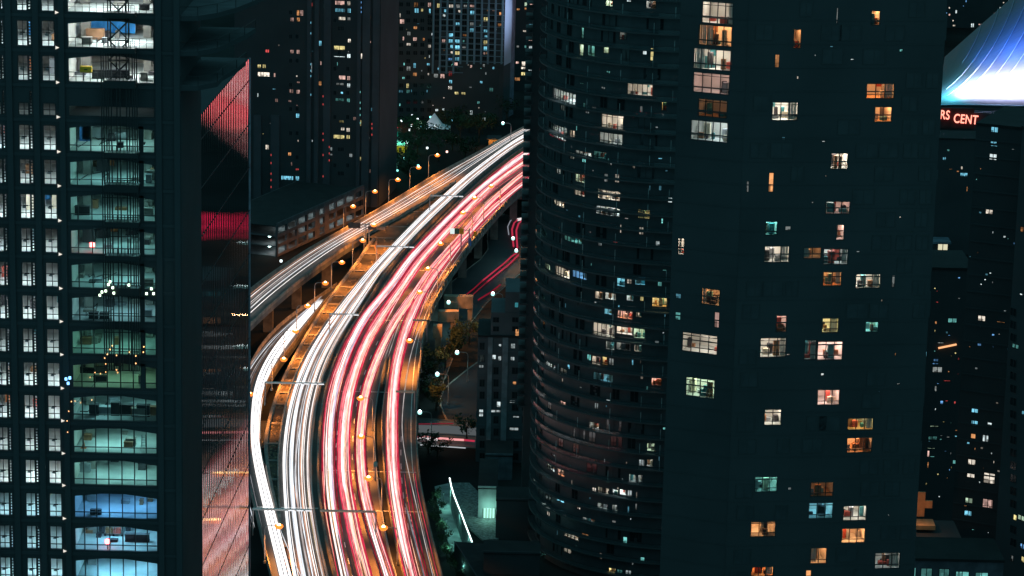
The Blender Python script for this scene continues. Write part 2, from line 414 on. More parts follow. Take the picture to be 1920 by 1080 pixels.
def sheet(mb, pts, mat, thick=0):
    for (a, b), (c, d) in zip(pts, pts[1:]):
        mb.poly([a, b, d, c], mat)
        if thick:
            lo = lambda p: (p[0], p[1], p[2] - thick)
            mb.poly([a, c, lo(c), lo(a)], CONC_D); mb.poly([b, lo(b), lo(d), d], CONC if thick > 1.5 else CONC_D); mb.poly([lo(a), lo(c), lo(d), lo(b)], CONC_D)
Y0, Y1 = G(1165), MR.y1 - 2
hwy = tag(bpy.data.objects.new('elevated_highway', None), 'elevated multi-lane highway curving between the towers, glowing with traffic light', None, kind='structure'); C.objects.link(hwy)
m = MB(); sheet(m, strip_pts(MD, MR, 0, 1, Y0, Y1, 0), ASPH, 1.6); m.build('right_carriageway', hwy)
m = MB(); sheet(m, strip_pts(ML, MD, 0, 1, Y0, Y1, 0), ASPH, 1.6); m.build('left_carriageway', hwy)
m = MB(); sheet(m, strip_pts(OE, ML, 0, 1, G(334), Y1, -0.004), ASPH, 1.4); sheet(m, strip_pts(OE, IE, 0, 1, OE.y0 + 2, G(334), -0.004), ASPH, 1.4); m.build('outer_ramp', hwy)
m = MB(); sheet(m, strip_pts(BL, BR, 0, 1, G(1165), BR.y1 - 2, 0), ASPH_D, 1.2); m.build('lower_ramp', hwy)
m = MB(); sheet(m, strip_pts(WB, ML, 0, 1, G(1040), G(447), 0.06), DIRT, 1.4)
sheet(m, strip_pts(IE, ML, 0, 1, G(446), G(336), 0.05), DIRT, 1.4); m.build('median_roof', hwy)
# parapets and kerbs
def parapet(name, Ln, y0, y1, h=0.9, wd=0.35, mat=CONC, off=0.0, dz=0.0):
    mb = MB(); n = int((y1 - y0) / 4); pr = None
    for i in range(n + 1):
        y = y0 + (y1 - y0) * i / n; x = Ln.x(y) + off; z = Ln.z(y) + dz
        q = [(x - wd / 2, y, z), (x - wd * .3, y, z + h), (x + wd * .3, y, z + h), (x + wd / 2, y, z)]
        if pr:
            for e in range(3): mb.poly([pr[e], pr[e + 1], q[e + 1], q[e]], mat)
        pr = q
    return mb.build(name, hwy)
parapet('parapet', MR, Y0, Y1, 1.0, .4); parapet('parapet', OE, OE.y0 + 2, Y1, 1.0, .4)
parapet('parapet', IE, IE.y0 + 2, G(340), .9, .4); parapet('parapet', BL, G(1165), BL.y1 - 4, .9, .35)
parapet('parapet', BR, G(880), BR.y1 - 12, .9, .35, off=-.3); parapet('kerb', WB, G(1035), G(450), .5, .9, dz=.07)
parapet('kerb', ML, G(1165), G(340), .6, .4, off=-.1); parapet('median_barrier', MD, Y0, Y1, 1.0, .6); parapet('median_barrier', MD, Y0, Y1, 0.7, .35, STEEL, off=-1.3)
parapet('median_barrier', MD, Y0, Y1, 0.5, .35, off=1.5)
# railing posts along the right parapet (glinting saw-tooth edge)
pm = MB(); pm.box(-.12, .12, -.15, .15, 0, 1.5, CONC); pme = pm.mesh('railing_post'); y = G(760)
while y < G(345):
    add('railing_post', pme, hwy, (MR.x(y) + .3, y, MR.z(y) - .2)); y += 4.5
# cross beams of the median roof
for yy in (462, 478, 510, 541, 558, 573, 590, 617, 633, 650, 678, 696, 718, 742, 764, 800, 838, 870, 905):
    y = G(yy); a = WB.x(y); b = ML.x(y)
    if b - a < 1: continue
    mb = MB(); mb.box(a + .3, b - .2, y - .45, y + .45, ZD + .05, ZD + .32, CONC); mb.build('cross_beam', hwy)
for yy in (372, 396, 425, 447):
    y = G(yy); mb = MB(); mb.box(IE.x(y) + .3 if y > G(446) else WB.x(y), ML.x(y) - .2, y - .3, y + .3, ZD + .04, ZD + .25, CONC); mb.build('cross_beam', hwy)
# gravel heaps and stains pipes on the median roof
rb = MB()
for k in range(240):
    y = random.uniform(G(1000), G(350)); 
    a, b = (WB.x(y), ML.x(y)) if y < G(447) else (IE.x(y), ML.x(y))
    x = a + (b - a) * random.uniform(.12, .88); r_ = random.uniform(.15, .7)
    mb_ = [(x + r_ * math.cos(t) * random.uniform(.6, 1.2), y + r_ * 1.6 * math.sin(t) * random.uniform(.6, 1.2), ZD + .06) for t in [i * math.pi / 3 for i in range(6)]]
    top = (x, y, ZD + .06 + r_ * .5)
    for p, q in zip(mb_, mb_[1:] + mb_[:1]): rb.poly([p, q, top], surf('heaped gravel', (0.16, 0.12, 0.08), 0.95, var=.5, scale=1.5))
o = rb.build('gravel_heaps', hwy); o['kind'] = 'stuff'
pb_ = MB(); pts = [at_z(x, y, ZD + .3) for x, y in ((706, 452), (704, 463), (708, 478), (711, 490), (707, 500), (700, 508), (697, 515))]
pb_.tube(pts, .32, surf('rusty pipe', (0.35, 0.2, 0.1), 0.5, metal=.6)); tag(pb_.build('drain_pipe'), 'kinked rusty drain pipe lying on the dark roof strip between ramp and left carriageway', 'pipe')
# expansion joints
JM = surf('pale joint steel', (0.7, 0.68, 0.64), 0.35, metal=.3, var=.05)
for yy in (300, 337, 368, 463, 590, 719, 956):
    y = G(yy); mb = MB(); mb.box(ML.x(y) + .2, MD.x(y) - .4, y - .3, y + .3, ZD + .004, ZD + .05, JM); mb.build('expansion_joint', hwy)
for yy in (420, 505, 600, 735, 884, 958):
    y = G(yy); mb = MB(); a = MD.x(y) + .9; b = MR.x(y) - .5; mb.box(a, b, y - .18, y + .18, ZD + .004, ZD + .03, JM); mb.build('expansion_joint', hwy)
for yy in (956,):
    y = G(yy); mb = MB(); mb.box(BL.x(y) + .4, BR.x(y) - .3, y - .3, y + .3, ZD + .004, ZD + .05, JM); mb.build('expansion_joint', hwy)
# lane lines: piece by piece
dm = {}
def dash(x, y, dx, z, L_=3.0, wd=.16, mat=PAINT):
    k = (L_, wd, mat.name)
    if k not in dm:
        q = MB(); q.poly([(-wd / 2, -L_ / 2, 0), (wd / 2, -L_ / 2, 0), (wd / 2, L_ / 2, 0), (-wd / 2, L_ / 2, 0)], mat); dm[k] = q.mesh('lane_dash')
    o = add('lane_dash', dm[k], hwy, (x, y, z)); o.rotation_euler.z = -math.atan(dx)
def lane(Lp, py0, py1, step, L_=3.0, mat=PAINT, wd=.18):
    y = G(py0)
    while y < G(py1):
        dash(Lp.x(y), y, (Lp.x(y + 1) - Lp.x(y - 1)) / 2, ZD + .006, L_, wd, mat); y += step
L12 = Line([(800, 480), (732, 560), (680, 632), (660, 687), (640, 752), (635, 790), (629, 835), (630, 910), (635, 960), (642, 1002), (655, 1060), (685, 1160)])
L23 = Line([(800, 525), (745, 580), (722, 610), (690, 680), (677, 720), (667, 760), (660, 835), (661, 905), (670, 960), (677, 1002), (690, 1060), (720, 1160)])
L4 = Line([(755, 780), (751, 835), (752, 897), (760, 960), (770, 1015), (782, 1060), (812, 1160)])
L5 = Line([(758, 880), (759, 900), (762, 935), (768, 965), (779, 1010), (790, 1060), (815, 1160)])
lane(L12, 1150, 560, 9.0); lane(L23, 1150, 620, 13.0, 4.0); lane(L4, 1150, 800, 9.5, 4.0)
lane(L5, 935, 900, 5.0, 3.2, YPAINT, .22); lane(L5, 1150, 960, 3.2, 1.4)
# solid edge lines
def edge(name, Ln, off, y0, y1, mat, wd=.16):
    mb = MB(); n = int((y1 - y0) / 5)
    for i in range(n):
        a = y0 + (y1 - y0) * i / n; b = y0 + (y1 - y0) * (i + 1) / n
        mb.poly([(Ln.x(a) + off, a, Ln.z(a) + .005), (Ln.x(a) + off + wd, a, Ln.z(a) + .005), (Ln.x(b) + off + wd, b, Ln.z(b) + .005), (Ln.x(b) + off, b, Ln.z(b) + .005)], mat)
    mb.build(name, hwy)
edge('edge_line', MD, 2.0, Y0, Y1, YPAINT); edge('edge_line', MD, -2.2, Y0, Y1, YPAINT); edge('edge_line', ML, .9, Y0, G(340), PAINT); edge('edge_line', MR, -1.2, Y0, Y1, PAINT)
edge('edge_line', IE, -.9, IE.y0 + 3, G(340), YPAINT)
# gore island between the third lane and the slip lane
GL = Line([(731, 655), (727, 662), (712, 720), (705, 765), (701, 790), (702, 835), (705, 885), (715, 960), (725, 1022), (740, 1080), (770, 1170)])
GR = Line([(732, 655), (732, 680), (722, 730), (714, 790), (717, 835), (722, 910), (730, 960), (742, 1022), (756, 1080), (786, 1170)])
parapet('gore_barrier', GL, G(1160), G(668), .8, .3, STEEL); parapet('gore_barrier', GR, G(1160), G(672), .8, .3)
mb = MB(); sheet(mb, strip_pts(GL, GR, .1, .9, G(1160), G(720), .012), surf('gore gap', (0.012, 0.012, 0.014), .9)); mb.build('gore_gap', hwy)
# piers of the highway
for k in range(22):
    y = G(900) + k * 24
    mb = MB(); xr = MR.x(y) - 3; mb.box(xr - 1.1, xr + 1.1, y - 1.1, y + 1.1, 0, ZD - 1.65, CONC); mb.box(MD.x(y) - 2, MR.x(y) - .6, y - 1.0, y + 1.0, ZD - 2.9, ZD - 1.61, CONC); mb.build('pier', hwy)
for k in range(10):
    y = OE.y0 + 15 + k * 24; mb = MB(); xm = (OE.x(y) + IE.x(y)) / 2; mb.box(xm - 1.2, xm + 1.2, y - 1, y + 1, 0, ZD - 1.42, CONC); mb.build('pier', hwy)

# ------------------------------------------------------------------ light trails of the traffic
def streak(parent, Fx, y0, y1, z, wd, ht, mat, zf=None, step=5.0, nm='light_streak'):
    n = max(3, int((y1 - y0) / step)); V = []; Fc = []; U = []
    for i in range(n + 1):
        y = y0 + (y1 - y0) * i / n; x = Fx(y); zz = (zf(y) if zf else ZD) + z
        tp = min(1, i / 2, (n - i) / 2) * .9 + .1; w2 = wd / 2 * tp; h2 = ht / 2 * tp
        V += [(x - w2, y, zz), (x, y, zz + h2), (x + w2, y, zz), (x, y, zz - h2)]; U.append(y / 7.0)
    for i in range(n):
        for e in range(4): g = (e + 1) % 4; Fc.append((4 * i + e, 4 * i + g, 4 * i + 4 + g, 4 * i + 4 + e))
    off = origin(parent); me = bpy.data.meshes.new(nm)
    me.from_pydata([(a - off.x, b - off.y, c - off.z) for a, b, c in V], [], Fc); me.materials.append(mat)
    uv = me.uv_layers.new(name='UVMap'); 
    for p in me.polygons:
        for li, vi in zip(p.loop_indices, p.vertices): uv.data[li].uv = (U[vi // 4], (vi % 4) * .1)
    return add(nm, me, parent)
def wob(amp, seed):
    r_ = random.Random(seed); a, b, c, d = r_.uniform(60, 160), r_.uniform(0, 6), r_.uniform(25, 60), r_.uniform(0, 6)
    return lambda y: amp * (.7 * math.sin(y / a * 2 + b) + .3 * math.sin(y / c * 2 + d))
def hot(name, c, p, lo=.45, f=1.0): return trail_mat(name, c, p, lo, f)
WHITES = [hot('white streak', (1, .93, .9), 2.0, .7, .5), hot('cool white streak', (.86, .92, 1), 1.6, .6, .5), hot('soft white streak', (1, .88, .85), .8, .4, .6), hot('grey streak', (.85, .87, .95), .4, .3, .8), hot('peach streak', (1, .55, .38), .9, .4, .8)]
BLAZE = hot('blazing headlight streak', (1, .97, .96), 2.6, .85, .3)
REDS = [hot('red streak', (1, .05, .12), 1.05, .45, 1.2), hot('crimson streak', (.8, .03, .08), .5, .3, 1.5), hot('orange red streak', (1, .24, .1), 1.1, .3, 2.0)]
PINKS = [hot('pink streak', (1, .33, .34), 1.6, .5, 1.2), hot('rose streak', (1, .18, .22), 1.35, .45, 1.6), hot('pale pink streak', (1, .58, .54), 1.8, .55, 1.0)]
CORE = [hot('white hot streak', (1, .84, .8), 2.0, .6, 1.0), hot('lilac streak', (.86, .72, .92), 1.0, .5, 1.0), hot('peach hot streak', (1, .55, .36), 1.7, .5, 1.5)]
def band(name, label, group=None):
    return thing(name, (0, G(700), ZD), label, 'light trail', group)
# white carriageway: five bundles
WH = [(.16, .03, 11, 'white headlight trails nearest the orange-lit median roof on the left carriageway'),
      (.35, .026, 8, 'second bundle of white headlight trails from the median roof'),
      (.43, .02, 3, 'thin pinkish headlight trails in the middle of the left carriageway'),
      (.57, .028, 9, 'bluish white bundle of headlight trails right of the middle of the left carriageway'),
      (.74, .028, 8, 'innermost white headlight trails beside the dark central barrier')]
for bi, (t0, sp, n, lab) in enumerate(WH):
    rt = band('headlight_trail', lab, 'white headlight trails on the left carriageway'); r_ = random.Random(bi + 5)
    wf = wob(.006, bi)
    for k in range(n):
        t = t0 + r_.gauss(0, sp); w_ = wob(.006, bi * 50 + k); drift = r_.uniform(-.012, .012)
        ya = Y0; yb = Y1
        if r_.random() < .25: ya = r_.uniform(Y0, G(500))
        if r_.random() < .25: yb = r_.uniform(G(700), Y1)
        if yb - ya < 60: continue
        streak(rt, lambda y, t=t, w_=w_, d=drift: ML.x(y) + (MD.x(y) - ML.x(y)) * max(.06, min(.86, t + wf(y) + w_(y) + d * (y - 700) / 250)), ya, yb, r_.uniform(.5, 1.0), r_.choice((.09, .1, .12, .16, .3)), .14, r_.choice(WHITES[:3] + WHITES[:2] + [WHITES[4]] if bi != 2 else WHITES[2:]))
# outer ramp
rt = band('headlight_trail', 'white and peach headlight trails on the outer ramp beside the parking garage', 'headlight trails on the ramps'); r_ = random.Random(11)
def xo(y, t): 
    a = OE.x(y); b = IE.x(y) if y < G(360) else ML.x(y) if y > G(330) else None
    if b is None:
        s = (y - G(360)) / (G(330) - G(360)); b = IE.x(y) * (1 - s) + ML.x(y) * s
    return a + (b - a) * t
for k, t in enumerate((.17, .24, .3, .33, .42, .48, .57, .6, .72)):
    w_ = wob(.01, k + 900)
    streak(rt, lambda y, t=t, w_=w_: xo(y, t + w_(y)), OE.y0 + 3, Y1 if k % 3 else G(360), .7, r_.choice((.09, .12, .16, .2)), .1, WHITES[(4, 0, 4, 3, 0, 2, 0, 1, 0)[k]])
# lower ramp: the blinding band
rt = band('headlight_trail', 'blinding wide white headlight trail on the lower ramp at far left', 'headlight trails on the ramps')
BTL = Line([(600, 566), (572, 592), (535, 627), (506, 665), (486, 700), (475, 735), (470, 790), (471, 848), (482, 905), (495, 960), (513, 1035), (524, 1080), (552, 1200)], zB)
BTR = Line([(608, 566), (584, 592), (556, 627), (527, 665), (506, 700), (494, 735), (486, 790), (487, 848), (499, 905), (514, 960), (533, 1035), (546, 1080), (575, 1200)], zB)
for k in range(17):
    t = (k + .5) / 17; w_ = wob(.02, k + 33)
    if k in (5, 11): mt = WHITES[3]
    elif k in (8,): mt = WHITES[2]
    else: mt = BLAZE if 1 < k < 15 else WHITES[0]
    streak(rt, lambda y, t=t, w_=w_: BTL.x(y) + (BTR.x(y) - BTL.x(y)) * (t + w_(y)), G(1165), BTL.y1 - 1, .5 + .35 * (k % 2), .2, .2, mt, BTL.z)
rt = band('headlight_trail', 'thin faint grey headlight trails outside the blinding lower ramp band', 'headlight trails on the ramps')
for k, o_ in enumerate((-1.2, -1.6, -2.6, -2.9, -3.3)):
    streak(rt, lambda y, o_=o_: BTL.x(y) + o_ * max(.15, min(1, (BTL.y1 + 8 - y) / 90)), G(1000), BTL.y1 + 4, .6, .13, .12, WHITES[(3, 2, 1, 3, 2)[k]], BTL.z)
# red carriageway bands
RB = [Line(far_mix(FMD, FMR[2:], .12) + [(985, 291), (935, 330), (895, 362), (835, 420), (767, 492), (732, 545), (685, 597), (652, 660), (632, 715), (620, 765), (617, 802), (615, 835), (616, 910), (622, 972), (632, 1022), (643, 1075), (672, 1200)]),
      Line(far_mix(FMD, FMR[2:], .34) + [(985, 306), (922, 352), (847, 428), (784, 498), (752, 547), (717, 595), (685, 647), (667, 695), (652, 750), (646, 800), (644, 835), (645, 910), (655, 960), (666, 1022), (681, 1075), (712, 1200)]),
      Line(far_mix(FMD, FMR[2:], .56) + [(985, 325), (912, 390), (856, 458), (808, 510), (782, 552), (745, 602), (716, 655), (698, 700), (683, 745), (676, 800), (673, 835), (678, 910), (691, 972), (706, 1022), (725, 1075), (758, 1200)]),
      Line(far_mix(FMD, FMR[2:], .8) + [(985, 343), (925, 393), (872, 447), (829, 497), (790, 553), (767, 605), (752, 652), (742, 692), (737, 742), (735, 802), (735, 835), (738, 910), (748, 972), (757, 1022), (770, 1075), (800, 1200)])]
LAB = ['pink and white taillight trail band closest to the central barrier', 'second taillight trail band from the central barrier, pinkish orange', 'third taillight trail band, running just left of the gore gap', 'rightmost taillight trail band on the slip lane right of the gore gap']
for bi, Ln in enumerate(RB):
    rt = band('taillight_trail', LAB[bi], 'taillight trails on the right carriageway'); r_ = random.Random(bi + 77)
    half = (1.35, 1.3, 1.15, 1.35)[bi]
    def addk(o_, mat, ya, yb, wd, z=.7, wb=.12, sd=0):
        w_ = wob(wb, sd)
        streak(rt, lambda y: Ln.x(y) + (o_ + w_(y)), ya, yb, z, wd, .14, mat)
    for k in range(24):       # long streaks, red outside, white-hot inside
        u = (k + .5) / 24 * 2 - 1; au = abs(u) ** .9
        mat = r_.choice(REDS[:2] + REDS[:1]) if au > .8 else r_.choice(REDS[:1] + PINKS + CORE[2:]) if au > .58 else r_.choice(PINKS + CORE) if au > .35 else r_.choice(CORE[:1] * 2 + CORE + PINKS[2:] * 2 + PINKS[:1])
        ya, yb = Y0, Y1
        if r_.random() < .5: ya = r_.uniform(Y0, G(600))
        if r_.random() < .4: yb = r_.uniform(G(600), Y1)
        if yb - ya < 50: ya, yb = Y0, Y1
        addk(u * half, mat, ya, yb, r_.choice((.12, .16, .22, .28)) if au > .4 else r_.choice((.26, .34, .46)), r_.uniform(.5, .9), .12, bi * 90 + k)
    for k in range(40):       # short fragments: braking, lane changes
        u = max(-.95, min(.95, r_.gauss(0, .6))); ya = r_.uniform(Y0, Y1 - 60); yb = ya + r_.uniform(6, 60)
        addk(u * half, r_.choice(REDS + PINKS + PINKS + CORE[2:] * 3), ya, yb, r_.choice((.1, .14, .2)), 1.0 + r_.uniform(0, .2), .05, bi * 190 + k)
# crossing trails on the far part of the right carriageway, and thin ones on the slip lane
rt = band('taillight_trail', 'scattered red and orange trails weaving between the lanes farther up the right carriageway', 'taillight trails on the right carriageway'); r_ = random.Random(5)
for k in range(46):
    t = r_.uniform(.16, .93); dr = r_.uniform(-.12, .12); ya = r_.uniform(G(640), G(330)); yb = min(Y1, ya + r_.uniform(15, 120))
    streak(rt, lambda y, t=t, dr=dr, ya=ya: MD.x(y) + (MR.x(y) - MD.x(y)) * min(.96, t + dr * (y - ya) / 100), ya, yb, .8, r_.choice((.1, .14, .2)), .12, r_.choice(REDS + PINKS + REDS))
rt = band('taillight_trail', 'dense red trails on the far stretch behind the towers, seen in the mirror glass', 'taillight trails on the right carriageway'); r_ = random.Random(51)
FARR = [hot('far red streak', (1, .07, .11), 2.6, .4, 1.0), hot('far salmon streak', (1, .3, .26), 2.8, .4, 1.0), hot('far crimson streak', (1, .03, .1), 2.2, .4, 1.0)]  # extra hidden trails, added to redden the mirror tower's reflection
for k in range(36):
    t = .1 + .84 * k / 36; streak(rt, lambda y, t=t: MD.x(y) + (MR.x(y) - MD.x(y)) * t, G(262), Y1, .8, .36, .6, r_.choice(FARR), step=9)
rt = band('taillight_trail', 'thin pale trails drifting to the right edge of the slip lane', 'taillight trails on the right carriageway')
def polyline_trail(rt, pts, mat, wd=.14, z=.7, base=ZD):
    Ln = Line(pts, base); streak(rt, Ln.x, Ln.y0, Ln.y1, z, wd, .12, mat, Ln.z, 4)
polyline_trail(rt, [(800, 590), (778, 640), (765, 690), (757, 750), (752, 810), (757, 850), (768, 900), (782, 960), (800, 1040), (820, 1120)], WHITES[2])
polyline_trail(rt, [(776, 880), (780, 920), (790, 960), (802, 1010), (818, 1080), (835, 1140)], REDS[0], .1)
polyline_trail(rt, [(766, 900), (774, 960), (787, 1020), (802, 1090), (815, 1140)], REDS[1], .2)
polyline_trail(rt, [(757, 890), (762, 930), (775, 1000), (790, 1060), (812, 1140)], REDS[0], .1)
polyline_trail(rt, [(760, 950), (770, 990), (786, 1050), (806, 1130)], WHITES[3], .3)
polyline_trail(rt, [(835, 470), (815, 520), (800, 560), (786, 600), (772, 640)], PINKS[0], .14)
polyline_trail(rt, [(748, 600), (738, 630), (728, 660), (720, 680)], WHITES[2], .14)
polyline_trail(rt, [(755, 590), (746, 620), (735, 652), (727, 676)], WHITES[2], .12)
rt = band('headlight_trail', 'thin white trails crossing between the bundles low on the left carriageway', 'white headlight trails on the left carriageway')
polyline_trail(rt, [(520, 985), (533, 1020), (550, 1060), (575, 1110), (600, 1150)], WHITES[1], .1)
polyline_trail(rt, [(563, 800), (556, 850), (552, 890), (553, 930), (562, 970), (575, 1030), (590, 1090), (610, 1150)], WHITES[1], .14)
polyline_trail(rt, [(548, 900), (556, 950), (568, 1000), (585, 1060), (600, 1120)], WHITES[4], .16)

# ------------------------------------------------------------------ street lamps
def lamp_proto(col, lens, core, power, H=7.2, arm=2.6):
    pr = {}; rg = .78 if lens is LAMPO else .5
    pm_ = MB(); pm_.bar((0, 0, 0), (0, 0, H - .9), .13, STEEL, 6, .09); pm_.bar((0, 0, 0), (0, 0, .5), .26, STEEL, 6); pr['pole'] = pm_.mesh('pole')
    am = MB(); pts = [(0, 0, H - .9), (.12, 0, H - .35), (.5, 0, H - .05), (1.1, 0, H + .05), (arm - .5, 0, H + .05)]; am.tube(pts, .07, STEEL, 5); pr['arm'] = am.mesh('arm')
    hm = MB(); hm.box(arm - .6, arm + .5, -.22, .22, H - .02, H + .12, STEEL); pr['lamp_head'] = hm.mesh('lamp_head')
    lm = MB()
    for i in range(8):
        a0, a1 = i * math.pi / 4, (i + 1) * math.pi / 4
        for (r0, z0, r1, z1) in ((rg, .1, rg, -.16), (rg, -.16, rg * .65, -.46), (rg * .65, -.46, 0.0, -.55)):
            q = [(arm + math.cos(a0) * r0, math.sin(a0) * r0, H - .03 + z0), (arm + math.cos(a1) * r0, math.sin(a1) * r0, H - .03 + z0), (arm + math.cos(a1) * r1, math.sin(a1) * r1, H - .03 + z1), (arm + math.cos(a0) * r1, math.sin(a0) * r1, H - .03 + z1)]
            lm.poly(q[:3] if r1 == 0 else q, lens)
    # rim of the bowl stands proud of the head so that the lit glass shows from above too
    lm.poly([(arm + math.cos(i * math.pi / 4) * rg, math.sin(i * math.pi / 4) * rg, H + .125) for i in range(8)], lens)
    cm = MB(); cm.bar((arm, 0, H + .13), (arm, 0, H + .4), .36, core, 8, .2); pr['lamp_bulb'] = cm.mesh('lamp_bulb')
    pr['lamp_glass'] = lm.mesh('lamp_glass')
    ld = bpy.data.lights.new('lamp_light', 'SPOT'); ld.energy = power; ld.color = col; ld.shadow_soft_size = .3; ld.spot_size = R(146); ld.spot_blend = .5; pr['light'] = ld
    return pr, H, arm
PO, HO, AO = lamp_proto((1, .31, .05), LAMPO, LAMPC, 12500)
PW, HW, AW = lamp_proto((.5, 1, .95), LAMPW, LAMPV, 600)
def street_lamp(px, py, side, label, group, base=ZD, kind='o', rot=None):
    pr, H, arm = (PO, HO, AO) if kind == 'o' else (PW, HW, AW)
    P = at_z(px, py, base + H - .2); a = rot if rot is not None else (0 if side > 0 else math.pi)
    root = thing('street_lamp', (P.x - math.cos(a) * arm, P.y - math.sin(a) * arm, base), label, 'street lamp', group); root.rotation_euler.z = a
    for k in ('pole', 'arm', 'lamp_head', 'lamp_glass', 'lamp_bulb'): add(k, pr[k], root)
    l = bpy.data.objects.new('lamp_light', pr['light']); C.objects.link(l); l.parent = root; l.location = (arm, 0, H - .9)
    return root
row1 = [(820, 292), (785, 315), (746, 338), (703, 360), (662, 388)]
nm1 = ['farthest', 'second farthest', 'middle', 'second nearest', 'nearest']
for (x, y), n_ in zip(row1, nm1):
    street_lamp(x, y, 1, 'orange street lamp along the far edge of the outer ramp, %s of five' % n_, 'orange lamps along the outer ramp')
row2 = [(680, 452, 'left of the drain pipe where the ramp and median roof part'), (641, 493, 'first below the ramp split, above the dark gap'), (610, 532, 'just above the start of the blinding lower ramp'),
        (577, 575, 'over the upper end of the blinding white band'), (554, 622, 'over the parked-dark shoulder beside the blinding band'), (532, 675, 'at the widest bend of the blinding band'), (523, 988, 'lowest of all, its arm reaching over the blinding white band')]
for x, y, n_ in row2:
    street_lamp(x, y, 1, 'orange street lamp %s' % n_, 'orange lamps along the median roof', rot=R(0), base=ZD if y not in () else ZD)
street_lamp(701, 423, 1, 'orange street lamp beside the sign gantry over the outer ramp', 'orange lamps along the median roof')
street_lamp(468, 740, 1, 'orange street lamp at the left rim of the white band by the ribbed mirror tower', 'orange lamps along the median roof')
row3 = [(921, 350, 'farthest lamp on the right parapet, near the balconies of the dark tower'), (890, 372, 'second farthest on the right parapet'), (868, 400, 'right parapet lamp above the yellow road sign'), (826, 458, 'right parapet lamp just left of the gantry sign'), (802, 505, 'right parapet lamp over the brightest knot of trails'),
        (787, 549, 'right parapet lamp above the orange shoulder'), (768, 640, 'lamp over the slip lane where the gore begins')]
for x, y, n_ in row3: street_lamp(x, y, -1, 'orange street lamp, %s' % n_, 'orange lamps along the right parapet')
row4 = [(676, 748, 'upper of four over the red trails, above the gore gap'), (677, 820, 'second of four over the red trails beside the gore gap'), (691, 898, 'third of four over the red trails beside the gore gap'), (719, 991, 'lowest of four over the red trails beside the gore gap')]
for x, y, n_ in row4: street_lamp(x, y, -1, 'orange street lamp, %s' % n_, 'orange lamps beside the gore gap')
row5 = [(943, 232, 0, 'bright white lamp beyond the far end of the highway under three lit windows', ZD), (962, 448, 0, 'upper white lamp over the bending side street right of the highway', 0), (968, 471, 0, 'lower white lamp over the bending side street right of the highway', 0),
        (787, 774, 0, 'white lamp touching the right edge of the highway above the cross street', 0), (857, 662, 0, 'small white lamp on a short pole in the dark lot', 0), (820, 703, 0, 'dim white lamp left of the curved kerb in the dark lot', 0), (924, 552, 0, 'white lamp over the pale patch at the end of the side street', 0),
        (841, 568, 0, 'bluish white lamp under the wide concrete bent', 0), (713, 222, 0, 'white lamp in the gap beside the pilastered tower', 0), (723, 121, 0, 'white lamp with green cast before the small grey block', 0), (1027, 865, 0, '', 0), (797, 668, 0, '', 0)]
for x, y, _, n_, b in row5:
    if n_: street_lamp(x, y, -1, n_, 'white street lamps on the ground', base=b, kind='w', rot=R(180))

# ------------------------------------------------------------------ gantries and road signs
def panel_sign(name, px0, py0, px1, py1, z_mid, mats, label, posts=(), back=None):
    P = at_z((px0 + px1) / 2, (py0 + py1) / 2, z_mid); Y = P.y
    a = at_y(px0, py0, Y); b = at_y(px1, py1, Y)
    root = thing(name, (a.x, Y, ZD), label, 'road sign')
    n = len(mats)
    for i, m_ in enumerate(mats):
        mb = MB(); x0 = a.x + (b.x - a.x) * i / n; x1 = a.x + (b.x - a.x) * (i + 1) / n - .06
        mb.box(x0, x1, Y - .08, Y + .08, b.z, a.z, m_); mb.build('sign_panel', root)
    mb = MB()
    for zz in (b.z + .3, a.z - .3): mb.box(a.x, b.x, Y + .1, Y + .28, zz - .07, zz + .07, STEEL)
    mb.build('sign_truss', root)
    for (ppx, hh) in posts:
        x = at_y(ppx, py0, Y).x; mb = MB(); mb.bar((x, Y + .4, ZD - hh), (x, Y + .4, a.z), .16, STEEL, 6); mb.build('post', root)
        mb = MB(); mb.bar((min(x, a.x), Y + .4, a.z - .5), (max(x, b.x), Y + .4, a.z - .5), .1, STEEL); mb.build('sign_arm', root)
    return root
SG = surf('green sign sheeting', (0.02, 0.16, 0.12), .4); SW_ = surf('white sign sheeting', (.8, .85, .82), .4, var=.05); SY = surf('yellow sign sheeting', (.8, .45, .04), .4); SB = surf('blue sign sheeting', (.12, .25, .6), .4); SBK = surf('bare aluminium sign back', (.12, .10, .10), .6); SO_LIT = surf('aluminium sign back', (.4, .28, .2), .6)  # second aluminium back has the orange lamplight mixed into its colour
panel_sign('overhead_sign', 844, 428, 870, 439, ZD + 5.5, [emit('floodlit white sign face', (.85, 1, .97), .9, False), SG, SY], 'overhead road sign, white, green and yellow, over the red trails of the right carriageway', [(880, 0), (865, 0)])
panel_sign('overhead_sign', 653, 417, 676, 428, ZD + 5.2, [SBK], 'dark blank back of an overhead sign at the outer rim of the ramp', [(692, 0)])
panel_sign('overhead_sign', 690, 424, 722, 431, ZD + 4.8, [SBK, SO_LIT], 'orange-lit back of a low wide sign where the ramp splits from the highway', [(686, 0)])
panel_sign('road_sign', 878, 447, 884, 461, ZD + 2.5, [SB], 'tall narrow blue sign on the right parapet below the gantry', [(881, 0)])
panel_sign('road_sign', 888, 434, 894, 443, ZD + 2.0, [SY], 'small yellow diamond-sized sign on the right parapet', [(891, 0)])
panel_sign('road_sign', 701, 866, 708, 875, ZD + 3.5, [surf('teal sign sheeting', (.05, .3, .32), .4)], 'small teal sign standing in the gore gap between two red bands', [(704, 0)])
panel_sign('road_sign', 652, 1, 656, 4, ZD + 2, [SBK], 'tiny grey sign', []) if False else None

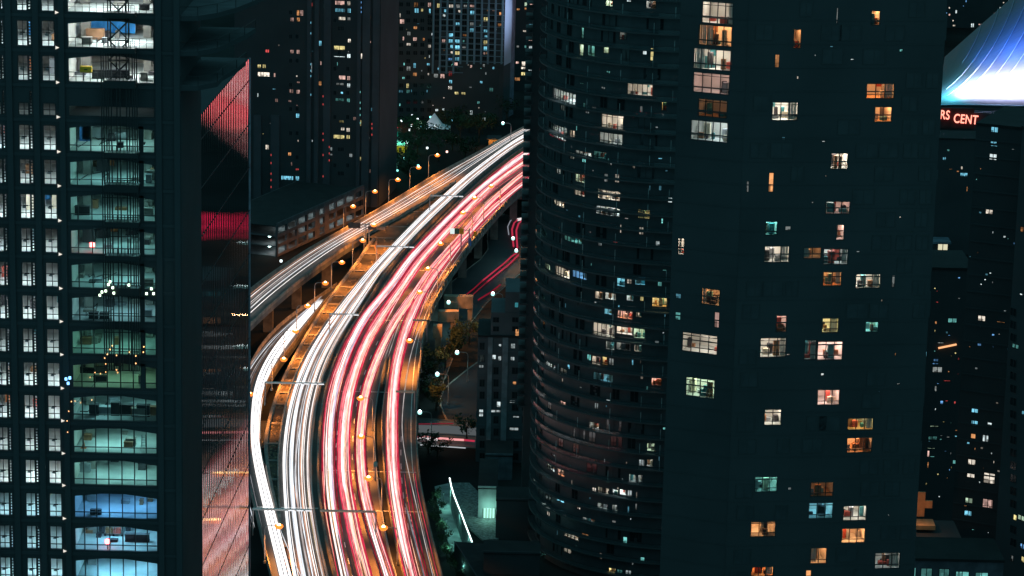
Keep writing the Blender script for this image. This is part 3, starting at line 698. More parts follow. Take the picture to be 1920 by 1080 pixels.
# slender gantries across the carriageways (floodlit white arms on the left, orange on the right)
GW_ = surf('white gantry paint', (.85, .85, .83), .5, var=.03); GO_ = surf('sand gantry paint', (.6, .5, .4), .5, var=.03)
for xa, xb, y, m_, lab in ((497, 607, 718, GW_, 'white gantry arm across the left carriageway at the middle of its bend'), (474, 584, 955, GW_, 'white gantry arm across ramp and left carriageway near the bottom'), (618, 672, 589, GW_, 'short white gantry arm over the left carriageway below the knot of lamps'),
        (706, 776, 462, GW_, 'white gantry arm over the left carriageway beside the drain pipe'), (806, 868, 367, GW_, 'farthest white gantry arm where ramp and highway meet'), (600, 705, 958, GO_, 'sand-coloured gantry arm across the red trails near the bottom'), (742, 778, 734, GO_, 'short sand-coloured gantry arm on the slip lane'), (774, 801, 600, GO_, 'short sand-coloured gantry arm by the right parapet')):
    P = at_z((xa + xb) / 2, y, ZD + 5.2); a, b = at_y(xa, y, P.y), at_y(xb, y, P.y); r_ = thing('gantry_arm', (b.x, P.y, ZD), lab, 'gantry', 'slender gantries over the highway')
    mb = MB(); mb.box(a.x, b.x, P.y - .22, P.y + .22, P.z - .22, P.z + .12, m_); mb.build('beam', r_)
    mb = MB(); px_ = a.x if m_ is GW_ else b.x; mb.bar((px_, P.y, ZD), (px_, P.y, P.z), .14, STEEL, 6); mb.build('post', r_)
    if m_ is GW_:
        mb = MB()
        for q_ in range(int((b.x - a.x) * .55 / 1.6)): xx = b.x - .5 - q_ * 1.6; mb.box(xx - .6, xx + .6, P.y - .3, P.y - .23, P.z - .2, P.z - .02, emit('gantry tube lamp', (.95, .96, 1), 1.1, False))
        mb.build('tube_lamp', r_)

# ------------------------------------------------------------------ streets on the ground
def street(name, pts, wd, mat, z=.02, kerb=True):
    """pts: survey marks of the centre line on the ground"""
    W = [at_z(x, y, z) for x, y in pts]; mb = MB(); rows = []
    for i, p in enumerate(W):
        d = (W[min(i + 1, len(W) - 1)] - W[max(0, i - 1)]); d.z = 0; d.normalize(); n = Vector((-d.y, d.x, 0)); rows.append((p - n * wd / 2, p + n * wd / 2))
    for (a, b), (c, d) in zip(rows, rows[1:]):
        mb.poly([tuple(a), tuple(b), tuple(d), tuple(c)], mat)
        if kerb:
            for p, q in ((a, c), (b, d)):
                mb.bar(p + Vector((0, 0, .06)), q + Vector((0, 0, .06)), .14, CONC)
    o = mb.build(name); tag(o, None, None, kind='structure'); return o
street('side_street', [(985, 408), (972, 412), (964, 425), (962, 445), (964, 470), (950, 490), (925, 510), (895, 535), (860, 565), (830, 600), (800, 650), (770, 720)], 15, ASPH_D)
street('cross_street', [(300, 812), (470, 815), (640, 812), (780, 808), (895, 816), (1000, 822)], 20, surf('lit wet asphalt', (.07, .075, .08), .5, var=.3, scale=.2), .03)
street('street', [(700, 232), (722, 205), (740, 180), (760, 160)], 9, ASPH, .03)
lot = MB(); lot.poly([tuple(at_z(x, y, .05)) for x, y in ((897, 678), (880, 690), (862, 704), (845, 718), (832, 730), (826, 745), (826, 760), (832, 775), (838, 787), (900, 792), (960, 790), (960, 680))], surf('smooth blue asphalt lot', (.022, .034, .045), .9, var=.2, scale=.05, spec=.05))
tag(lot.build('parking_lot'), 'empty smooth asphalt lot with a curved pale kerb', None, kind='structure')
kb = MB(); kb.tube([at_z(x, y, .12) for x, y in ((897, 678), (880, 690), (862, 704), (845, 718), (832, 730), (826, 745), (826, 760), (832, 775), (838, 787))], .22, CONC)
tag(kb.build('kerb'), 'curved pale kerb round the empty asphalt lot', None, kind='structure')
def ground_trail(label, lines, nm='taillight_trail', grp='trails of traffic on the ground streets'):
    root = thing(nm, at_z(*lines[0][0][0], 0), label, 'light trail', grp)
    for pts, mat, wd in lines:
        W = [at_z(x, y, .7) for x, y in pts]; mb = MB(); mb.tube(W, wd / 2, mat, 4); o = mb.build('light_streak', root)
G1 = emit('red ground streak', (1, .06, .14), .5, False); G2 = emit('crimson ground streak', (.6, .02, .06), .35, False); G3 = emit('white ground streak', (1, .9, .9), .9, False); G4 = emit('pink ground streak', (1, .4, .4), 1, False)
ground_trail('pair of bright red taillight trails on the side street right of the highway', [([(905, 526), (925, 510), (945, 494), (960, 480), (969, 474)], G1, .5), ([(914, 528), (935, 511), (955, 495), (972, 478)], G1, .5), ([(905, 526), (890, 540), (870, 556)], G2, .4), ([(914, 528), (895, 545), (872, 566)], G2, .3), ([(938, 534), (920, 548), (897, 562)], G2, .5)])
ground_trail('red trails bending upward at the far end of the side street', [([(963, 462), (961, 445), (960, 430), (964, 418), (973, 410)], G1, .5), ([(970, 465), (969, 450), (968, 432), (972, 420), (979, 412)], G1, .5), ([(954, 440), (952, 425), (957, 414), (967, 408)], emit('grey ground streak', (.8, .85, 1), .3, False), .3), ([(970, 412), (981, 410)], G3, .8)])
ground_trail('red and pink trail crossing the cross street right of the highway', [([(783, 820), (805, 821), (830, 822), (860, 824), (890, 827)], G1, .45), ([(783, 822), (803, 823), (820, 824)], G3, .6), ([(790, 819), (815, 821), (850, 824), (870, 825)], G4, .5)])
ground_trail('red trails on the street behind the curved tower, seen only in the mirror glass', [([(1074, 424), (1088, 430), (1104, 436)], emit('deep red ground streak', (.95, .02, .1), 1.5, False), 3.0), ([(1055, 436), (1078, 445), (1100, 452)], emit('deep red ground streak', (.95, .02, .1), 1.5, False), 2.0), ([(1050, 454), (1070, 460), (1088, 466)], emit('dim red ground streak', (.95, .02, .1), .8, False), 1.6)])  # broad hidden streaks, added to make the red patch in the mirror
ground_trail('thin white trail below the red one on the cross street', [([(788, 834), (830, 837), (873, 840)], emit('dim white ground streak', (.9, .95, 1), .5, False), .25)], 'headlight_trail')
ground_trail('faint grey trails filling the cross street behind the red one', [([(785, 800), (840, 801), (895, 806)], emit('faint ground streak', (.7, .8, .85), .12, False), .8), ([(785, 806), (840, 808), (895, 812)], emit('faint ground streak', (.7, .8, .85), .12, False), 1.2), ([(785, 795), (850, 794)], G2, .2)], 'headlight_trail')
ground_trail('red trail of the cross street left of the highway', [([(370, 815), (420, 815), (470, 815)], G1, .5)])
ground_trail('white and orange trails in the narrow gap right of the pilastered tower', [([(712, 213), (722, 204), (731, 196)], G3, .9), ([(712, 217), (722, 209), (731, 201)], emit('orange ground streak', (1, .4, .1), .8, False), .8)], 'headlight_trail')
ground_trail('short red trail at the foot of the pilastered tower', [([(706, 237), (730, 238), (746, 240)], G1, .6)])

# ================================================================== buildings
def zrow(px, py, Y): return at_y(px, py, Y).z
def tower_shell(root, fm, s0, s1, z1, depth, mat, roof=True, z0=0):
    """sides, back and roof behind a plane facade"""
    for nm_, a, b in (('side_wall', s0, s0), ('side_wall', s1, s1)):
        mb = MB(fm.f); mb.box(a - .15 if a == s0 else a - .1, a + .1 if a == s0 else a + .15, z0, z1, -depth, -0.01, mat); mb.build(nm_, root)
    mb = MB(fm.f); mb.box(s0, s1, z0, z1, -depth - .3, -depth - .01, mat); mb.build('rear_wall', root)
    mb = MB(fm.f); mb.box(s0 - .2, s1 + .2, z1, z1 + .4, -depth - .3, .2, ROOF); mb.build('roof', root)

# ------------------------------------------------------------------ left: office tower being fitted out
FL = Plane(at_y(-60, 540, 338), at_y(338, 540, 338))
rootL = thing('office_tower', (at_y(150, 540, 338).x, 338, 0), 'dark office tower under construction at far left with brightly lit open floors', 'tower')
bot = [20, 86, 151, 216, 281, 345, 410, 473, 537, 599, 661, 724, 785, 846, 906, 968, 1029, 1089]
def colx(x0, x1, y):  # columns lean slightly: anchor at y = 540
    return x0, x1
def sx(px): return FL.hit(px, 540)[0]
zfl = [FL.hit(90, y)[1] for y in bot]
cols = [(sx(-12), sx(9.5)), (sx(41), sx(60)), (sx(86), sx(109.5))]
truss = [(sx(12), sx(14.5)), (sx(62), sx(65.5))]
bayL, bayR = sx(134.5), sx(291)
ROWK = ['c', 'c', 'c', 'D', 't0', 't', 't', 't', 't', 't1', 'tg', 'gg', 't', 'tc', 'tc', 'bb', 'bc', 'bc']
ROWC = {'c': ((.85, 1, 1), 80), 'D': ((.6, .85, .9), 1.2), 't0': ((.45, 1, .95), 30), 't': ((.35, .95, .95), 22), 't1': ((.4, .9, 1), 22), 'tg': ((.3, 1, .8), 16), 'gg': ((.35, .85, .5), 12), 'tc': ((.4, 1, .95), 30), 'bb': ((.15, .5, 1), 50), 'bc': ((.25, .7, 1), 60)}
holes = []
for i, zb in enumerate(zfl):
    hgt = 3.02 if i != 3 else 1.5
    for c in cols: holes.append((c[0], c[1], zb, zb + hgt))
    for c in truss: holes.append((c[0], c[1], zb, zb + 2.9))
    if i != 3: holes.append((bayL, bayR, zb - .05, zb + 3.12))
    else: holes.append((bayL, bayR, zb, zb + 1.2))
ZT = 150
wall_with_holes(FL, sx(-60), sx(338), 0, ZT, holes, TOWER, rootL, th=.35)
tower_shell(rootL, FL, sx(-60), sx(338), ZT, 22, TOWER)
# proud floor bands and piers, haunches at the bay corners
for i, zb in enumerate(zfl):
    mb = MB(FL.f); mb.box(sx(-60), sx(338), zb - .75, zb - .35, .02, .14, TOWER2); mb.build('floor_band', rootL)
for x in (-14, 25, 75, 122, 300, 334):
    mb = MB(FL.f); s = sx(x); mb.box(s - .35, s + .35, 0, ZT, .02, .3, TOWER2); mb.build('facade_pier', rootL)
rndL = random.Random(3)
props = []
def frame_win(c, zb, h):
    mb = MB(FL.f); a, b = c; t = .07
    mb.box(a, a + t, zb, zb + h, -.2, .02, FRAME); mb.box(b - t, b, zb, zb + h, -.2, .02, FRAME); mid = (a + b) / 2 + .05
    mb.box(mid - .035, mid + .035, zb, zb + h, -.18, .01, FRAME); mb.box(a, b, zb + .62, zb + .69, -.19, .015, FRAME); mb.box(a, b, zb + h - t, zb + h, -.19, .015, FRAME)
    if h > 2:
        mb.box(a, b, zb + 1.55, zb + 1.6, -.19, .0, FRAME)
    w_ = mb.build('window_frame', rootL)
    if h > 2:
        q = MB(FL.f); q.box(mid - .28, mid + .28, zb + 1.52, zb + 1.66, .03, .12, FRAME); q.box(mid - .03, mid + .03, zb + 1.66, zb + 1.85, .03, .08, FRAME); q.build('latch_plate', w_)
        q = MB(FL.f); s_ = mid - .45; q.box(s_, s_ + .36, zb + 1.2, zb + 1.42, -.3, -.27, SOFT[2]); q.build('notice', w_)
    q = MB(FL.f); q.poly([(a, zb, -.1), (b, zb, -.1), (b, zb + h, -.1), (a, zb + h, -.1)], PANE); q.build('pane', w_)
for i, zb in enumerate(zfl):
    key = ROWK[i]; col, pw = ROWC[key]
    # rooms: one behind the small windows, one behind the wide bay
    for (a, b, nm_, cc, pp, dpt) in ((sx(-40), sx(124), 'A', (.82, .97, 1) if i < 15 else (.5, .86, 1), (44 + 14 * math.sin(i * 2.3)) if i != 3 else 4, 13), (sx(132), sx(294), 'B', col, pw, 15)):
        z0, z1 = zb - .1, zb + 3.3; d0 = -.36; d1 = -dpt
        rm = MB(FL.f)
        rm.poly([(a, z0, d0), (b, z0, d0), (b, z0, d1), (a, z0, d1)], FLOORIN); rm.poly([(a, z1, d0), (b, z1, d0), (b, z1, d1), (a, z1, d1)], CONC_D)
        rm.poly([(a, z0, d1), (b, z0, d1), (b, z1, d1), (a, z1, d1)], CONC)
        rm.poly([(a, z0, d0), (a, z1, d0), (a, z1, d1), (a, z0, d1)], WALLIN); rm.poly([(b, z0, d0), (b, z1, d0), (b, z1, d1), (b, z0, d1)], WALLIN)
        if nm_ == 'B':
            cx_ = sx(151) ; rm.box(cx_ - .55, cx_ + .55, z0, z1, -7.5, -6.6, CONC)
            if i < 11:
                cx2 = sx(262); rm.box(cx2 - .45, cx2 + .45, z0, z1, -9.4, -8.6, CONC)
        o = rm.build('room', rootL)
        mt = emit('site lamp %s %d' % (key + nm_, i if nm_ == 'A' else 0), cc, pp * (2.1 if nm_ == 'A' else 2.5))
        for (fa, fd) in (((.28, .16), (.55, .2), (.9, .17)) if nm_ == 'A' else ((.34, .24), (.7, .3))):
            lm = MB(FL.f); s = a + (b - a) * fa; d = d1 * fd; lm.box(s - .5, s + .5, z1 - .12, z1 - .04, d - .3, d + .3, mt); lm.build('ceiling_lamp', o)
    for c in cols: frame_win(c, zb, 3.02 if i != 3 else 1.5)
    # lattice in the narrow slots
    for c in truss:
        mb = MB(FL.f); h = 2.9; a, b = c; mb.box(a - .05, a + .01, zb, zb + h, 0, .06, FRAME)
        for k in range(8): mb.box(a, b, zb + k * h / 8, zb + k * h / 8 + .13, -.1, .02, FRAME)
        mb.build('slot_grille', rootL)
        q = MB(FL.f); q.poly([(a, zb, -.2), (b, zb, -.2), (b, zb + h, -.2), (a, zb + h, -.2)], PANE); q.build('slot_pane', rootL)
    # wide bay: mullions from the fifth floor down, railings
    if i != 3:
        mb = MB(FL.f)
        xs_ = (152, 176, 200, 225, 249, 272) if i >= 10 else (150, 176) if i >= 4 else ()
        for x in xs_: s = sx(x - 1.3 + (i - 9) * .25); mb.box(s - .05, s + .05, zb - .05, zb + 3.12, -.3, .02, FRAME)
        if xs_: mb.box(bayL, bayR, zb + .62, zb + .68, -.28, .01, FRAME)
        else:
            mb.box(bayL, bayR, zb + 1.05, zb + 1.11, -.2, -.14, FRAME); mb.box(bayL, bayR, zb + .5, zb + .54, -.2, -.16, FRAME)
            for k in range(13): s = bayL + (bayR - bayL) * k / 12; mb.box(s - .03, s + .03, zb - .05, zb + 1.1, -.2, -.14, FRAME)
        if 4 <= i <= 11: s = sx(266.5); mb.box(s - .28, s + .28, zb - .05, zb + 3.12, -.34, .03, TOWER)
        # haunches: the opening is lower at both ends
        mb.poly([(bayL - .01, zb + 3.13, .03), (bayL - .01, zb + 2.75, .03), (bayL + 3.4, zb + 3.13, .03)], TOWER)
        mb.poly([(bayR + .01, zb + 3.13, .03), (bayR + .01, zb + 2.6, .03), (bayR - 4.0, zb + 3.13, .03)], TOWER)
        mb.build('bay_frame', rootL)
        if i >= 4:
            q = MB(FL.f); q.poly([(bayL, zb - .05, -.12), (bayR, zb - .05, -.12), (bayR, zb + 3.12, -.12), (bayL, zb + 3.12, -.12)], PANE); q.build('bay_pane', rootL)
# small lit brackets at every floor beside the third window column
BRK = surf('pale bracket', (.8, .8, .75), .6)
BRL = emit('tiny bracket lamp', (1, .93, .8), .9, False)
for i, zb in enumerate(zfl):
    mb = MB(FL.f); s = sx(112); z = zb - .35; 
    mb.poly([(s, z, .32), (s + .45, z + .22, .32), (s, z + .42, .32)], BRL); mb.box(s - .03, s, z, z + .42, .2, .34, BRK); mb.build('lit_bracket', rootL)
# terraced floors stepping back round the corner at the upper right of the tower
for i, zb in enumerate(zfl[:3]):
    o_ = FL.f(sx(338), 0, -4); mb = MB(); n = 8
    pts = [(o_.x + .05, 342 - 4), (o_.x + 2.2, 342 - 3.5), (o_.x + 4.2, 342 - .5), (o_.x + 6 - i * .8, 346), (o_.x + 7.5 - i, 352), (o_.x + 8.5 - i * 1.2, 358), (o_.x + .05, 358)]
    mb.poly([(x, y, zb - .3) for x, y in pts], CONC_D); mb.poly([(x, y, zb - .9) for x, y in reversed(pts)], TOWER)
    for p, q in zip(pts, pts[1:-1]):
        mb.poly([(p[0], p[1], zb - .3), (q[0], q[1], zb - .3), (q[0], q[1], zb - .9), (p[0], p[1], zb - .9)], TOWER)
        mb.bar((p[0], p[1], zb + .8), (q[0], q[1], zb + .8), .04, FRAME); mb.bar((q[0], q[1], zb - .3), (q[0], q[1], zb + .8), .04, FRAME)
    mb.build('terrace_slab', rootL)

# things standing on the lit floors (placed on floor, offset across, depth)
def on_floor(i, px, d): P = FL.f(sx(px), zfl[i] - .08, -d); return P
def prop_crate(i, px, d, w_, h, mat, label, cat='crate', nm_='crate', grp=None):
    P = on_floor(i, px, d); r = thing(nm_, P, label, cat, grp)
    mb = MB(); mb.box(P.x - w_ / 2, P.x + w_ / 2, P.y - .4, P.y + .4, P.z, P.z + h, mat); mb.build('body', r)
    mb = MB(); 
    for z in (.06, h - .12): mb.box(P.x - w_ / 2 - .03, P.x + w_ / 2 + .03, P.y - .45, P.y + .45, P.z + z, P.z + z + .1, mat)
    mb.build('batten', r)
def prop_trolley(i, px, d, label):
    P = on_floor(i, px, d); r = thing('tool_trolley', P, label, 'trolley')
    mb = MB(); mb.box(P.x - .7, P.x + .7, P.y - .35, P.y + .35, P.z + .25, P.z + .33, STEEL); mb.build('platform', r)
    mb = MB(); mb.box(P.x - .5, P.x + .4, P.y - .3, P.y + .3, P.z + .34, P.z + 1.0, rndL.choice(SOFT)); mb.build('load', r)
    for sx_ in (-.55, .55):
        mb = MB(); mb.bar((P.x + sx_, P.y - .3, P.z + .12), (P.x + sx_, P.y - .24, P.z + .12), .12, FRAME, 8); mb.build('wheel', r)
    mb = MB(); mb.tube([(P.x + .68, P.y - .3, P.z + .3), (P.x + .8, P.y - .3, P.z + 1.1), (P.x + .8, P.y + .3, P.z + 1.1), (P.x + .68, P.y + .3, P.z + .3)], .03, STEEL); mb.build('handle', r)
def prop_drum(i, px, d, mat, label, nm_='drum', cat='drum', rr=.4, h=.95):
    P = on_floor(i, px, d); r = thing(nm_, P, label, cat)
    mb = MB(); mb.bar(P, P + Vector((0, 0, h)), rr, mat, 10); mb.build('body', r)
    mb = MB(); mb.bar(P + Vector((0, 0, h * .45)), P + Vector((0, 0, h * .52)), rr * 1.08, mat, 10); mb.bar(P + Vector((0, 0, h)), P + Vector((0, 0, h + .06)), rr * 1.05, FRAME, 10); mb.build('lid', r)
def prop_ladder(i, px, d, label):
    P = on_floor(i, px, d); r = thing('step_ladder', P, label, 'ladder')
    for s_ in (-.3, .3):
        for e in (-.5, .5): mb = MB(); mb.bar((P.x + s_, P.y + e, P.z), (P.x + s_ * .7, P.y, P.z + 1.9), .04, STEEL); mb.build('leg', r)
    for k in range(5): t = (k + 1) / 6; mb = MB(); mb.bar((P.x - .3 + .09 * t, P.y - .5 * (1 - t), P.z + 1.9 * t), (P.x + .3 - .09 * t, P.y - .5 * (1 - t), P.z + 1.9 * t), .035, STEEL); mb.build('rung', r)
def prop_panel(i, px, d, w_, h, mat, label, nm_='tarpaulin_screen', cat='tarpaulin'):
    P = on_floor(i, px, d); r = thing(nm_, P, label, cat)
    n = 8; mb = MB()
    for k in range(n):
        x0 = P.x - w_ / 2 + w_ * k / n; x1 = x0 + w_ / n; y0 = P.y + .08 * math.sin(k * 2.1); y1 = P.y + .08 * math.sin((k + 1) * 2.1)
        mb.poly([(x0, y0, P.z + .1), (x1, y1, P.z + .1), (x1, y1, P.z + h), (x0, y0, P.z + h)], mat)
    mb.build('sheet', r)
    for s_ in (-1, 1): mb = MB(); mb.bar((P.x + s_ * w_ / 2, P.y, P.z), (P.x + s_ * w_ / 2, P.y, P.z + h + .1), .05, STEEL); mb.build('post', r)
BLUE = surf('blue tarpaulin', (.03, .25, .6), .6, var=.2); YEL = surf('yellow plastic', (.85, .5, .02), .5, var=.05); ORG = surf('orange board', (.6, .16, .05), .7)
prop_panel(1, 193, 11, 5.5, 2.9, BLUE, 'big blue tarpaulin in the second lit bay from the top, left of the lattice mast')
prop_panel(1, 44, 8, .8, 3.0, BLUE, 'narrow blue tarpaulin in the second window from the left edge, second row from the top')
prop_panel(5, 178, 12, 1.6, 1.5, ORG, 'orange board hung in the sixth lit bay from the top', 'orange_board', 'board')
prop_panel(7, 184, 12, 1.7, 1.5, ORG, 'orange board hung near the ceiling, in the bay with the red lamp', 'orange_board', 'board')
prop_panel(6, 50, 11, 2.5, 3.0, surf('blue sheet', (.05, .3, .7), .6), 'blue sheet along the top of a window row halfway down the middle columns')
prop_crate(1, 170, 6.5, 2.2, 1.3, SOFT[1], 'brown crate with rubble bags beside the concrete column, second lit bay from the top')
prop_crate(1, 186, 7.5, 1.2, .9, SOFT[0], 'dark low crate under the blue tarpaulin')
prop_crate(2, 206, 3, 4.5, 1.1, surf('black plastic film', (.015, .015, .02), .4), 'black covered stack beside the yellow bin, third lit bay from the top', 'stack', 'covered_stack')
prop_crate(5, 175, 9, 1.4, 1.5, SOFT[0], 'dark tall crate in the fifth lit bay, left of the hoist', 'crate')
prop_crate(6, 149, 3.2, 1.8, 1.1, SOFT[0], 'low black crate at the left of the seventh lit bay')
prop_crate(7, 153, 6.5, 1.5, 1.7, SOFT[0], 'black crate heaped with rubble left of the red lamp')
prop_crate(9, 172, 1.5, 1.1, .8, SOFT[0], 'first black tub at the front of the bluish bay above the middle', 'tub', 'tub')
prop_crate(9, 192, 1.5, 1.1, .8, SOFT[0], 'second black tub at the front of the bluish bay above the middle', 'tub', 'tub')
prop_crate(4, 147, 7, 1.3, 2.2, surf('blue locker paint', (.04, .15, .4), .5), 'blue locker in the first teal bay below the dark floor', 'locker', 'locker')
prop_crate(4, 163, 9, 1.2, 1.4, SOFT[2], 'grey box in the first teal bay below the dark floor')
prop_crate(11, 158, 7, 3.4, .8, SOFT[0], 'dark long heap of material on the green-lit floor')
prop_crate(11, 190, 11, 1.6, 2.2, SOFT[3], 'pale shelf unit at the back of the green-lit floor', 'shelf', 'shelf_unit')
for k, (px, d, w_, h) in enumerate(((168, 2.5, 1.2, 1.4), (188, 3, 1.6, 1.0), (208, 2.6, 1.0, 1.7), (227, 3.4, 1.8, 1.2), (246, 3, 1.1, 1.0), (262, 2.4, 1.6, 1.5))):
    prop_crate(12, px, d, w_, h, SOFT[(0, 2, 0, 0, 1, 0)[k]], ('leftmost', 'second', 'third', 'fourth', 'fifth', 'rightmost')[k] + ' of the materials stacked along the front of the teal bay below the green one', 'stack', 'material_stack')
prop_drum(16, 170, 7, SOFT[0], 'left black drum on the brightest blue floor at the bottom'); prop_drum(16, 219, 8, SOFT[0], 'right black drum on the brightest blue floor at the bottom')
prop_drum(15, 165, 1.5, SOFT[0], 'small dark drum at the front of the plain blue floor', rr=.35, h=.6); prop_drum(15, 177, 1.5, SOFT[0], 'second dark drum at the front of the plain blue floor', rr=.35, h=.6)
prop_drum(8, 149, 9, SOFT[2], 'grey drum near the column in the bay over the greenish white lights')
prop_trolley(16, 187, 6, 'tool trolley left of the red lamp on the lowest blue floor'); prop_trolley(16, 203, 6, 'tool trolley behind the red lamp on the lowest blue floor')
prop_crate(16, 157, 9, 2.0, 1.2, SOFT[2], 'grey boxes at the left of the lowest blue floor')
prop_crate(16, 245, 4, 3.0, 1.0, SOFT[0], 'dark heap at the right of the lowest blue floor', 'heap', 'material_heap')
prop_ladder(13, 263, 2, 'ladder leaning at the front of the clear grey teal floor'); prop_ladder(6, 176, 9, 'step ladder between column and hoist on the seventh lit floor')
prop_ladder(10, 153, 6, 'step ladder by the column on the first greenish floor')
for i, px, lb in ((13, 148, 'traffic cone at the left of the clear grey teal floor'),):
    P = on_floor(i, px, 2); r = thing('traffic_cone', P, lb, 'cone'); mb = MB(); mb.bar(P, P + Vector((0, 0, .9)), .25, ORG, 8, .04); mb.build('body', r); mb = MB(); mb.box(P.x - .35, P.x + .35, P.y - .35, P.y + .35, P.z, P.z + .05, ORG); mb.build('base', r)
P = FL.f(sx(164), zfl[2] + 1.3, -1.2); r = thing('yellow_bin', P, 'bright yellow bin hanging outside the third lit bay from the top', 'bin'); mb = MB(); mb.box(P.x - .7, P.x + .7, P.y - .35, P.y + .35, P.z - .4, P.z + .35, YEL); mb.build('body', r)
mb = MB(); mb.box(P.x - .2, P.x + .2, P.y - .37, P.y - .352, P.z - .08, P.z + .04, FRAME); mb.build('label_plate', r); mb = MB(); mb.bar((P.x - .3, P.y, P.z - 2.0), (P.x - .3, P.y, P.z - .4), .05, FRAME); mb.build('post', r)
FLN = ['topmost floor', 'floor with the blue tarpaulin', 'floor with the yellow bin', 'dark floor', 'first teal floor', 'second teal floor', 'floor above the red lamp', 'floor with the red lamp', 'floor above the work lights', 'floor with the two black tubs', 'first greenish floor', 'green-lit floor', 'floor with the row of stacks', 'floor with the traffic cone', 'bare floor above the blue ones', 'plain blue floor', 'lowest blue floor', 'cut-off floor']
COLN = {0: 'black', 1: 'brown', 2: 'grey', 3: 'cream', 4: 'red', 5: 'teal'}
def cname(m_): return COLN[SOFT.index(m_)] if m_ in SOFT else {ORG: 'orange', BLUE: 'blue'}.get(m_, 'concrete')
LUSED = set()
# clutter behind the small windows
for i in range(17):
    for px in (50, 97, -2):
        if rndL.random() < .62:
            mt_ = rndL.choice(SOFT + [ORG, BLUE, CONC]); hb = rndL.uniform(.5, 2.0)
            prop_crate(i, px + rndL.uniform(-6, 6), rndL.uniform(5, 11), rndL.uniform(.6, 1.6), hb, mt_, '%s %s box behind the %s small window, %s' % ('tall' if hb > 1.2 else 'low', cname(mt_), {50: 'middle', 97: 'right-hand', -2: 'left-hand'}[px], FLN[i]), 'box', 'stored_box', 'boxes behind the small windows')
for i in list(range(0, 3)) + list(range(4, 17)):   # loose site material and cables on the lit floors
    for q_ in range(5):
        px = rndL.uniform(140, 285); d = rndL.uniform(2, 12)
        mt_ = rndL.choice(SOFT[:3] + [CONC]); hb = rndL.uniform(.2, 1.2)
        lb = '%s %s heap, %s %s of the %s' % ('knee-high' if hb > .7 else 'flat', cname(mt_), 'front' if d < 7 else 'back', 'left' if px < 185 else 'middle' if px < 240 else 'right', FLN[i])
        if lb in LUSED: continue
        LUSED.add(lb); prop_crate(i, px, d, rndL.uniform(.4, 1.7), hb, mt_, lb, 'heap', 'site_material', 'loose material on the construction floors')
for i in (1, 4, 5, 8, 9, 12):
    mb = MB(); P = on_floor(i, 140, 3); pts = []
    for q_ in range(9): Q = on_floor(i, 142 + q_ * 7 + rndL.uniform(-4, 4), rndL.uniform(2, 9)); pts.append(Q + Vector((0, 0, .06)))
    mb.tube(pts, .06, FRAME); tag(mb.build('cable'), 'black cable trailing over the construction floor, %s' % {1: 'second lit bay from the top', 4: 'first teal bay below the dark floor', 5: 'second teal bay below the dark floor', 8: 'bay with the greenish work lights', 9: 'bay with the two black tubs', 12: 'bay with the row of stacked materials'}[i], 'cable')
def red_beacon(i, px, d, label):
    P = on_floor(i, px, d); r = thing('warning_lamp', P, label, 'lamp'); mb = MB(); mb.bar(P, P + Vector((0, 0, .8)), .05, FRAME); mb.build('post', r)
    mb = MB(); mb.bar(P + Vector((0, 0, .8)), P + Vector((0, 0, 1.25)), .3, emit('red beacon', (1, .12, .12), 14, True), 8); mb.build('lamp_glass', r)
red_beacon(7, 172.5, .6, 'glowing red warning lamp behind the railing in the middle of the tower'); red_beacon(16, 195, .6, 'glowing red warning lamp on the lowest blue floor')

# construction hoist in front of the bay
zh0, zh1 = FL.hit(225, 690)[1], ZT
rt = thing('construction_hoist', FL.f(sx(230), 0, 1.2), 'tall lattice construction hoist of dark vertical tubes running up the front of the lit bays', 'hoist')
for k, x in enumerate((198, 202, 207, 211, 216, 226, 232, 244, 249, 255, 259, 263)):
    mb = MB(FL.f); s = sx(x - 1); top = ZT if x in (211, 216, 244, 249) else FL.hit(x, 92)[1]; mb.box(s - .07, s + .07, zh0, top, 1.0, 1.14, FRAME); mb.build('mast_tube', rt)
zz = FL.hit(225, 690)[1]; k = 0
while zz < ZT:
    mb = MB(FL.f); k += 1
    if zz > FL.hit(225, 150)[1]:
        a, b = FL.f(sx(212), zz, 1.3), FL.f(sx(249), zz + 2.4, 1.3); mb.bar(a, b, .1, FRAME); mb.bar(FL.f(sx(249), zz, 1.3), FL.f(sx(212), zz + 2.4, 1.3), .08, FRAME); mb.bar(FL.f(sx(212), zz, 1.3), FL.f(sx(249), zz, 1.3), .09, FRAME)
    else: mb.bar(FL.f(sx(198), zz, 1.1), FL.f(sx(263), zz, 1.1), .05, FRAME)
    mb.build('brace', rt); zz += 2.4
for i in (0, 1, 2, 4, 5, 6, 7, 8):
    mb = MB(FL.f); mb.box(sx(203), sx(266 if i > 2 else 262), zfl[i] - .35, zfl[i] + .28 + .3 * (i % 3 == 2), .6, 2.4, FRAME); mb.build('landing', rt)
    mb = MB(FL.f)
    for x in range(205, 262, 7): s = sx(x); mb.box(s - .03, s + .03, zfl[i] + .28, zfl[i] + 1.2, 2.3, 2.36, FRAME)
    mb.box(sx(205), sx(261), zfl[i] + 1.15, zfl[i] + 1.2, 2.3, 2.36, FRAME); mb.build('landing_rail', rt)
